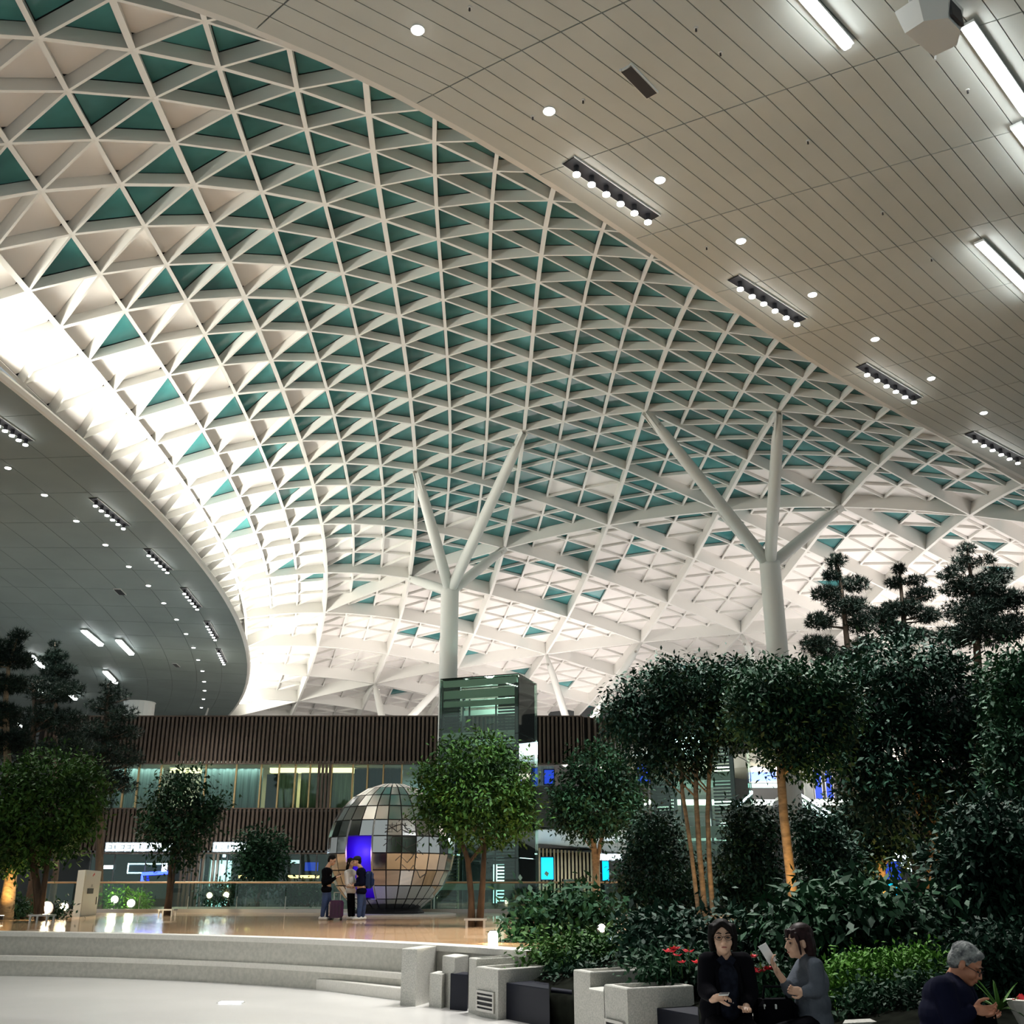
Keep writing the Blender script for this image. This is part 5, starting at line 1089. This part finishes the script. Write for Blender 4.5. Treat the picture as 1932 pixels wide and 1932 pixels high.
# --- seated woman in a grey sweater
Yw = 9.35; Ww = lambda u, v, dy=0: at_y(u, v, Yw+dy)
hc = Ww(1506, 1776); nk = Ww(1522, 1810, .0); hip = np.array([Ww(1530, 1880)[0], Yw, .55])
t = empty('person', (hip[0], hip[1], 0), 'seated person in a grey sweater with a dark bob holding up a white phone', 'person')
R = frame((-1, -.20, -.08)); s = 1.10; body = MB(); head_geo(body, hc, R, s, nk, .046); chest = Ww(1527, 1842)
chain(body, [hip, (hip+chest)/2, chest, nk], [.12, .11, .11, .05])
sN, sF = Ww(1538, 1824, -.16), Ww(1516, 1822, .15)
elN, wrN = Ww(1541, 1868, -.19), Ww(1516, 1872, -.20); elF, wrF = Ww(1490, 1868, -.06), Ww(1467, 1834, -.10)
for a, b, c in ((sN, elN, wrN), (sF, elF, wrF)): chain(body, [chest+[0, 0, .06], a, b, c], [.06, .046, .038, .026])
kn = [np.array([hip[0]-.36+y*.5, hip[1]+y*.8-.30, .52]) for y in (-.10, .10)]; an = [k+[-.04, -.02, -.42] for k in kn]
for y, k, a in ((-.08, kn[0], an[0]), (.08, kn[1], an[1])): chain(body, [hip+[0, y, 0], k, a], [.08, .055, .04])
organic('body', body, M['skin'], t, .0085, 3); face_bits(t, hc, R, s)
hr = MB(); T = lambda v: hc+R@(np.array(v)*s); B = lambda v, r: hr.ball(T(v), np.array(r)*s, 14, 10, R)
B((0, -.03, .046), (.090, .100, .088)); B((0, -.066, -.035), (.086, .064, .115)); B((0, -.065, -.10), (.082, .05, .05))
chain(hr, [T((-.05, .055, .072)), T((-.045, .068, .040))], [.022*s, .014*s]); chain(hr, [T((0, .068, .075)), T((0, .083, .040))], [.022*s, .013*s]); chain(hr, [T((.05, .055, .072)), T((.045, .068, .040))], [.022*s, .014*s])
for x in (-1, 1): chain(hr, [T((x*.074, .048, .055)), T((x*.082, .036, -.02)), T((x*.078, .030, -.085))], [.018*s, .011*s, .008*s]); chain(hr, [T((x*.074, -.045, .03)), T((x*.082, -.05, -.05)), T((x*.078, -.05, -.125))], [.035*s, .030*s, .026*s])
organic('hair', hr, M['hairbr'], t, .008, 2, .3)
sw = MB(); tv = chest-hip
for q, r in ((.0, (.155, .19, .13)), (.35, (.145, .185, .15)), (.8, (.145, .19, .15))): sw.ball(hip+tv*q+[.01, 0, .03], r, 18, 10)
chain(sw, [sN, chest+[.01, 0, .09], sF], [.07, .085, .07]); caps(sw, chest+[0, 0, .10], nk+(hc-nk)*.10, .075, .062)
chain(sw, [sN, elN, wrN+(elN-wrN)*.22], [.074, .064, .050]); chain(sw, [sF, elF, elF+(wrF-elF)*.30], [.07, .062, .052])
organic('sweater', sw, M['greysw'], t, .011, 4)
tr = MB()
for y, k, a in ((-.08, kn[0], an[0]), (.08, kn[1], an[1])): chain(tr, [hip+[0, y, -.01], k, a+[0, 0, .04]], [.105, .075, .055])
organic('trousers', tr, M['coat'], t, .012, 3)
for a in an: f = MB(); caps(f, a+[.02, 0, -.035], a+[-.15, -.05, -.05], .04, .034); f.build('shoe', M['black'], t, True)
pc = Ww(1448, 1799, -.12); hand(t, wrF, Ww(1456, 1813, -.13)-wrF, (.75, -.45, .2), -1, 'skin', 1.02, .42, .15); hand(t, wrN, (-1, .1, .15), (0, -1, .3), -1, 'skin', .95, .7)
u_ = nrm(Ww(1439, 1784, -.12)-Ww(1458, 1814.5, -.12)); w_ = nrm(Ww(1464, 1811, -.12)-Ww(1451, 1818.5, -.12)); n_ = np.cross(u_, w_); p = empty('smartphone', pc, 'white phone held up by the person in the grey sweater', 'phone')
MB().box(pc, (.078, .162, .010), ax=[w_, u_, n_], bev=.003).build('case', M['whitecl'], p); MB().box(pc-n_*.0055*np.sign(n_[1])*-1, (.07, .15, .001), ax=[w_, u_, n_]).build('screen', M['black'], p)
c = Ww(1462, 1895, -.05); c[2] = .45+.15; p = empty('black_bag', (c[0], c[1], .45), 'black bag with small white buckles between the two seated people', 'bag'); MB().box(c, (.34, .22, .30), .15, bev=.05).build('body', M['coat'], p); MB().tube([c+[-.10, -.02, .14], c+[-.08, -.02, .24], c+[.08, -.02, .24], c+[.10, -.02, .14]], .012, 6).build('handle', M['coat'], p)
for x in (-.09, .0): MB().box(c+[x-.02, -.118, .10], (.016, .012, .035), bev=.003).build('buckle', M['whitep'], p)
seat_box(((px_+hip[0])/2+.02, Ym+.14), (1.0, .56), .12, 'black upholstered bench seat under the seated pair')
# --- seated grey-haired man
Yo = 8.4; Wo = lambda u, v, dy=0: at_y(u, v, Yo+dy)
hc = Wo(1823, 1818); nk = Wo(1800, 1850, .06); hip = np.array([Wo(1785, 1900)[0], Yo+.02, .55]); chest = Wo(1795, 1886, .02)
t = empty('person', (hip[0], hip[1], 0), 'seated grey-haired person in a navy jacket and glasses bending over his hands', 'person')
R = frame((.74, -.48, -.52)); s = 1.16; body = MB(); head_geo(body, hc, R, s, nk, .056)
chain(body, [hip, (hip+chest)/2+[-.03, 0, 0], chest, nk], [.14, .14, .13, .06])
sN, sF = Wo(1778, 1866, -.17), Wo(1812, 1862, .16); elN, elF = Wo(1800, 1925, -.20), Wo(1838, 1915, .12); wrN, wrF = Wo(1836, 1905, -.20), Wo(1842, 1912, -.10)
for a, b, c in ((sN, elN, wrN), (sF, elF, wrF)): chain(body, [chest+[0, 0, .05], a, b, c], [.07, .05, .042, .03])
kn = [np.array([hip[0]+.44, hip[1]+y-.2, .53]) for y in (-.12, .12)]; an = [k+[.03, 0, -.43] for k in kn]
for y, k, a in ((-.09, kn[0], an[0]), (.09, kn[1], an[1])): chain(body, [hip+[0, y, 0], k, a], [.085, .06, .045])
organic('body', body, M['skin2'], t, .0085, 3); face_bits(t, hc, R, s, True, 'hairk')
hr = MB(); T = lambda v: hc+R@(np.array(v)*s); B = lambda v, r: hr.ball(T(v), np.array(r)*s, 14, 10, R)
B((0, -.022, .052), (.086, .096, .078)); B((0, -.055, .0), (.080, .062, .075)); B((0, .045, .088), (.058, .036, .024))
for x in (-1, 1): caps(hr, T((x*.070, .018, .045)), T((x*.074, .016, .005)), .018*s, .010*s)
organic('hair', hr, M['hairg'], t, .008, 1, .3)
ja = MB(); tv = chest-hip
for q, r in ((.0, (.20, .22, .15)), (.5, (.20, .23, .17)), (.95, (.18, .22, .15))): ja.ball(hip+tv*q+[-.02, 0, .03], r, 18, 10)
chain(ja, [sN, chest+[-.02, 0, .07], sF], [.092, .10, .092]); caps(ja, chest+[0, 0, .08], nk+(hc-nk)*.16, .085, .070)
for a, b, c in ((sN, elN, wrN), (sF, elF, wrF)): chain(ja, [a, b, c+(b-c)*.20], [.092, .080, .056])
organic('jacket', ja, M['navy'], t, .012, 4)
tr = MB()
for y, k, a in ((-.09, kn[0], an[0]), (.09, kn[1], an[1])): chain(tr, [hip+[0, y, 0], k, a+[0, 0, .04]], [.11, .08, .06])
organic('trousers', tr, M['coat'], t, .012, 3)
for a in an: f = MB(); caps(f, a+[-.02, 0, -.035], a+[.17, -.03, -.05], .045, .038); f.build('shoe', M['black'], t, True)
hand(t, wrN, Wo(1862, 1907, -.22)-wrN, (-.2, -.75, .6), -1, 'skin2', 1.12, .55, .1); hand(t, wrF, (.9, -.2, -.15), (0, -.3, .9), 1, 'skin2', 1.05, .5)
c = Wo(1862, 1924, -.16); p = empty('dark_pouch', c, 'small dark pouch held by the grey-haired person', 'pouch'); MB().box(c, (.15, .07, .10), .3, bev=.02).build('body', M['coat'], p); MB().box(c+[0, 0, .053], (.14, .03, .01), .3).build('zip', M['steel'], p)
seat_box((hip[0]+.02, hip[1]+.05), (.62, .60), 0, 'black upholstered seat under the grey-haired person')
# wrapped red bouquet at the right edge
c = at_y(1930, 1902, 8.9); p = empty('wrapped_bouquet', c, 'red bloom in white wrapping at the lower right edge', 'bouquet')
bq = MB(); rs = random.Random(3)
for k in range(14):
    d = nrm((rs.uniform(-1, 1), rs.uniform(-1, .4), rs.uniform(-.4, .8))); sd = nrm(np.cross(d, (.3, .2, 1))); bq.add([c+d*.02, c+d*.07+sd*.045, c+d*.105, c+d*.07-sd*.045], [(0, 1, 2, 3)])
bq.build('petals', M['petal'], p); MB().lathe(c-[0, 0, .19], [(.02, 0), (.05, .08), (.11, .22), (.118, .25)], 11).build('wrapper', M['wrap'], p)
# --- three people standing on the deck
Yd = yof(640, 1736, Z2); Wd = lambda u, v, dy=0: at_y(u, v, Yd+dy); gz_ = lambda p: np.array([p[0], p[1], Z2+.05])
def standing(name, label, head, fwd, sh, hipc, knees, feet, arms, top, bottom, shoe, hair, topname, s=1.12, skin='skin', wide=.20, cap=None):
    hc = head; hipc = np.array(hipc); t = empty('person', (hipc[0], hipc[1], Z2), label, 'person'); R = frame(fwd); body = MB(); nk = sh+[0, 0, .03]; head_geo(body, hc, R, s, nk, .05)
    chain(body, [hipc, (hipc+sh)/2, sh-[0, 0, .08], nk], [.13, .12, .13, .05]); rt = R[:, 0]*[1, 1, 0]; rt = nrm(rt)
    for k, f in zip(knees, feet): chain(body, [hipc+(k-hipc)*.05, k, f], [.09, .06, .04])
    for sg, (e, w) in zip((-1, 1), arms): chain(body, [sh-[0, 0, .05]+rt*sg*wide*.9, e, w], [.055, .042, .03])
    organic('body', body, M[skin], t, .011, 3); face_bits(t, hc, R, s)
    hr = MB(); T = lambda v: hc+R@(np.array(v)*s); hr.ball(T((0, -.025, .05)), np.array((.088, .098, .08))*s, 14, 10, R); hr.ball(T((0, -.06, -.01)), np.array((.08, .06, .085))*s, 14, 10, R)
    if hair == 'long': hr.ball(T((0, -.06, -.12)), np.array((.085, .06, .14))*s, 14, 10, R); [chain(hr, [T((x*.08, .02, .02)), T((x*.082, 0, -.16))], [.02, .02]) for x in (-1, 1)]
    organic('hair', hr, M['hairk'], t, .013, 1, .3)
    if cap: cb = MB(); cb.ball(T((0, -.018, .062)), np.array((.094, .105, .07))*s, 14, 8, R); cb.ball(T((0, .10, .045)), np.array((.07, .07, .012))*s, 12, 6, R); cb.build('cap', M['black'], t, True)
    g = MB(); fw = nrm(R[:, 1]*[1, 1, 0]); Rb = np.stack([rt, fw, [0, 0, 1.]], 1)
    for q, r in ((.0, (wide*.85, .15, .12)), (.45, (wide*.88, .15, .2)), (.85, (wide, .14, .14))): g.ball(hipc+(sh-hipc)*q, r, 16, 10, Rb)
    for sg, (e, w) in zip((-1, 1), arms): chain(g, [sh-[0, 0, .05]+rt*sg*wide*.85, e, w+(e-w)*.15], [.075, .062, .045])
    organic(topname, g, M[top], t, .016, 3)
    b = MB()
    for k, f in zip(knees, feet): sd_ = nrm((k-hipc)*[1, 1, 0]+rt*1e-3); chain(b, [hipc+(k-hipc)*.08, k, f+[0, 0, .04]], [.115, .08, .062])
    organic('trousers', b, M[bottom], t, .016, 3)
    for f in feet: q = MB(); caps(q, gz_(f)-fw*.06, gz_(f)+fw*.15-[0, 0, .01], .05, .042); q.build('shoe', M[shoe], t, True)
    for sg, (e, w) in zip((-1, 1), arms): hand(t, w, w-e+fw*.05, (0, 0, 1), -sg, skin, 1.05, .5)
    return t
H = lambda u, v, dy=0: Wd(u, v, dy)
standing('person', 'standing person in black top and jeans looking at a phone beside the plum suitcase', H(627, 1623), (.86, -.25, -.42), H(617, 1640), H(616, 1678), [H(612, 1705, -.07), H(621, 1705, .07)], [H(608, 1730, -.07), H(618, 1731, .08)], [(H(622, 1664, .16), H(637, 1653, .08)), (H(612, 1666, -.2), H(636, 1655, -.12))], 'coat', 'jeans', 'shoe', 'short', 'sweater', wide=.205)
p = H(642, 1650, -.02); q = empty('smartphone', p, 'dark phone held by the standing person in the black top', 'phone'); MB().box(p, (.08, .15, .012), ax=[nrm((.3, 1, 0)), nrm((1, -.3, .4)), nrm(np.cross((.3, 1, 0), (1, -.3, .4)))], bev=.003).build('case', M['black'], q); MB().box(p+[-.004, 0, .008], (.05, .05, .003)).build('screen', M['grille'], q)
standing('person', 'standing person in white jacket partly behind the one with the blue backpack', H(662, 1628, .30), (.75, -.5, -.1), H(661, 1643, .30), H(662, 1680, .30), [H(660, 1706, .24), H(665, 1706, .38)], [H(660, 1729, .22), H(666, 1729, .4)], [(H(654, 1666, .42), H(663, 1672, .2)), (H(655, 1668, .12), H(666, 1672, .08))], 'whitecl', 'coat', 'shoe', 'long', 'jacket', s=1.08, wide=.18)
tb = standing('person', 'standing person in dark jacket and cap with a blue backpack', H(673, 1625), (-.9, -.3, -.12), H(681, 1640), H(682, 1681), [H(679, 1707, -.08), H(686, 1707, .08)], [H(677, 1731, -.1), H(684, 1731, .1)], [(H(681, 1667, -.22), H(668, 1670, -.18)), (H(684, 1667, .2), H(670, 1668, .12))], 'navy', 'jeans', 'shoe', 'short', 'jacket', cap=True)
c = H(696, 1660, .02); bp = MB().box(c, (.22, .32, .46), .35, bev=.07).build('backpack', M['bluepack'], tb); MB().box(c+[.10, -.03, -.06], (.08, .24, .2), .35, bev=.03).build('pack_pocket', M['bluepack'], bp)
c = gz_(H(633, 1736, -.12)); z = Z2; h = at_y(633, 1697, c[1])[2]-z; t = empty('suitcase', (c[0], c[1], z), 'shiny plum suitcase standing beside the person in the black top', 'suitcase')
MB().box((c[0], c[1], z+.06+(h-.08)/2), (.40, .26, h-.08), .1, bev=.05).build('shell', M['plum'], t)
for k in range(4): MB().box((c[0]-.14+.093*k, c[1]-.13, z+.06+(h-.08)/2), (.03, .02, h-.2), .1).build('shell_rib', M['plum'], t)
for a in (-.15, .15):
    for b in (-.09, .09): MB().lathe((c[0]+a, c[1]+b, z+.035), [(.035, -.015), (.035, .015)], 10, axis=(1, 0, 0)).build('wheel', M['black'], t)
hd = MB()
for a in (-.09, .09): hd.tube([(c[0]+a, c[1]+.08, z+h-.05), (c[0]+a, c[1]+.08, z+h+.18)], .01, 6)
hd.tube([(c[0]-.1, c[1]+.08, z+h+.18), (c[0]+.1, c[1]+.08, z+h+.18)], .015, 6); hd.build('handle', M['steel'], t)
# ------------------------------------------------------------------ white cabinet on the deck, floor marker light
a = at_z(136, 1728, Z2); b = at_z(150, 1729.5, Z2); c = at_z(181, 1725, Z2); h = at_y(150, 1641, b[1])[2]-Z2; m = (a+c)/2
t = empty('white_cabinet', (m[0], m[1], Z2), 'tall white cabinet with red mark and black slot on the timber deck', 'cabinet'); d_ = a+(c-b)
e = nrm(c-b); n = np.array([e[1], -e[0], 0]); n *= -np.sign(n@(a-b)); ax = [e, n, (0, 0, 1)]; w = np.linalg.norm(c-b)
MB().prism([tuple(p[:2]) for p in (a, b, c, d_)], Z2, Z2+h).build('body', M['kiosk'], t)
f = (b+c)/2+n*.008
dr = MB().box(f+[0, 0, h*.5], (w*.95, .015, h*.96), ax=ax).build('door', M['kiosk'], t)
MB().box(f+n*.014-e*w*.10+[0, 0, h*.54], (w*.36, .012, .16), ax=ax).build('slot', M['black'], t); MB().box(f+n*.016+e*w*.36+[0, 0, h*.32], (.045, .02, .24), ax=ax).build('handle', M['black'], dr)
MB().box(f+n*.012+[0, 0, h*.90]-e*.06, (.22, .008, .05), ax=[nrm(e+np.array([0, 0, .25])), n, (0, 0, 1)]).box(f+n*.012+[0, 0, h*.92]+e*.08, (.12, .008, .07), ax=ax).build('red_print', M['red'], t)
MB().box(f+n*.012+[0, 0, h*.66]-e*.12, (.16, .006, .07), ax=ax).build('grey_print', M['stone'], t)
c = at_z(436, 1891, .004); t = empty('floor_light', c, 'small cyan-white marker light set in the pale plaza floor', 'light'); MB().box(c, (.33, .16, .012)).build('lens', M['signw'], t); MB().box(c-[0, 0, .002], (.38, .2, .008)).build('frame', M['steel'], t)
# sphere of a garden: plants in the granite planters
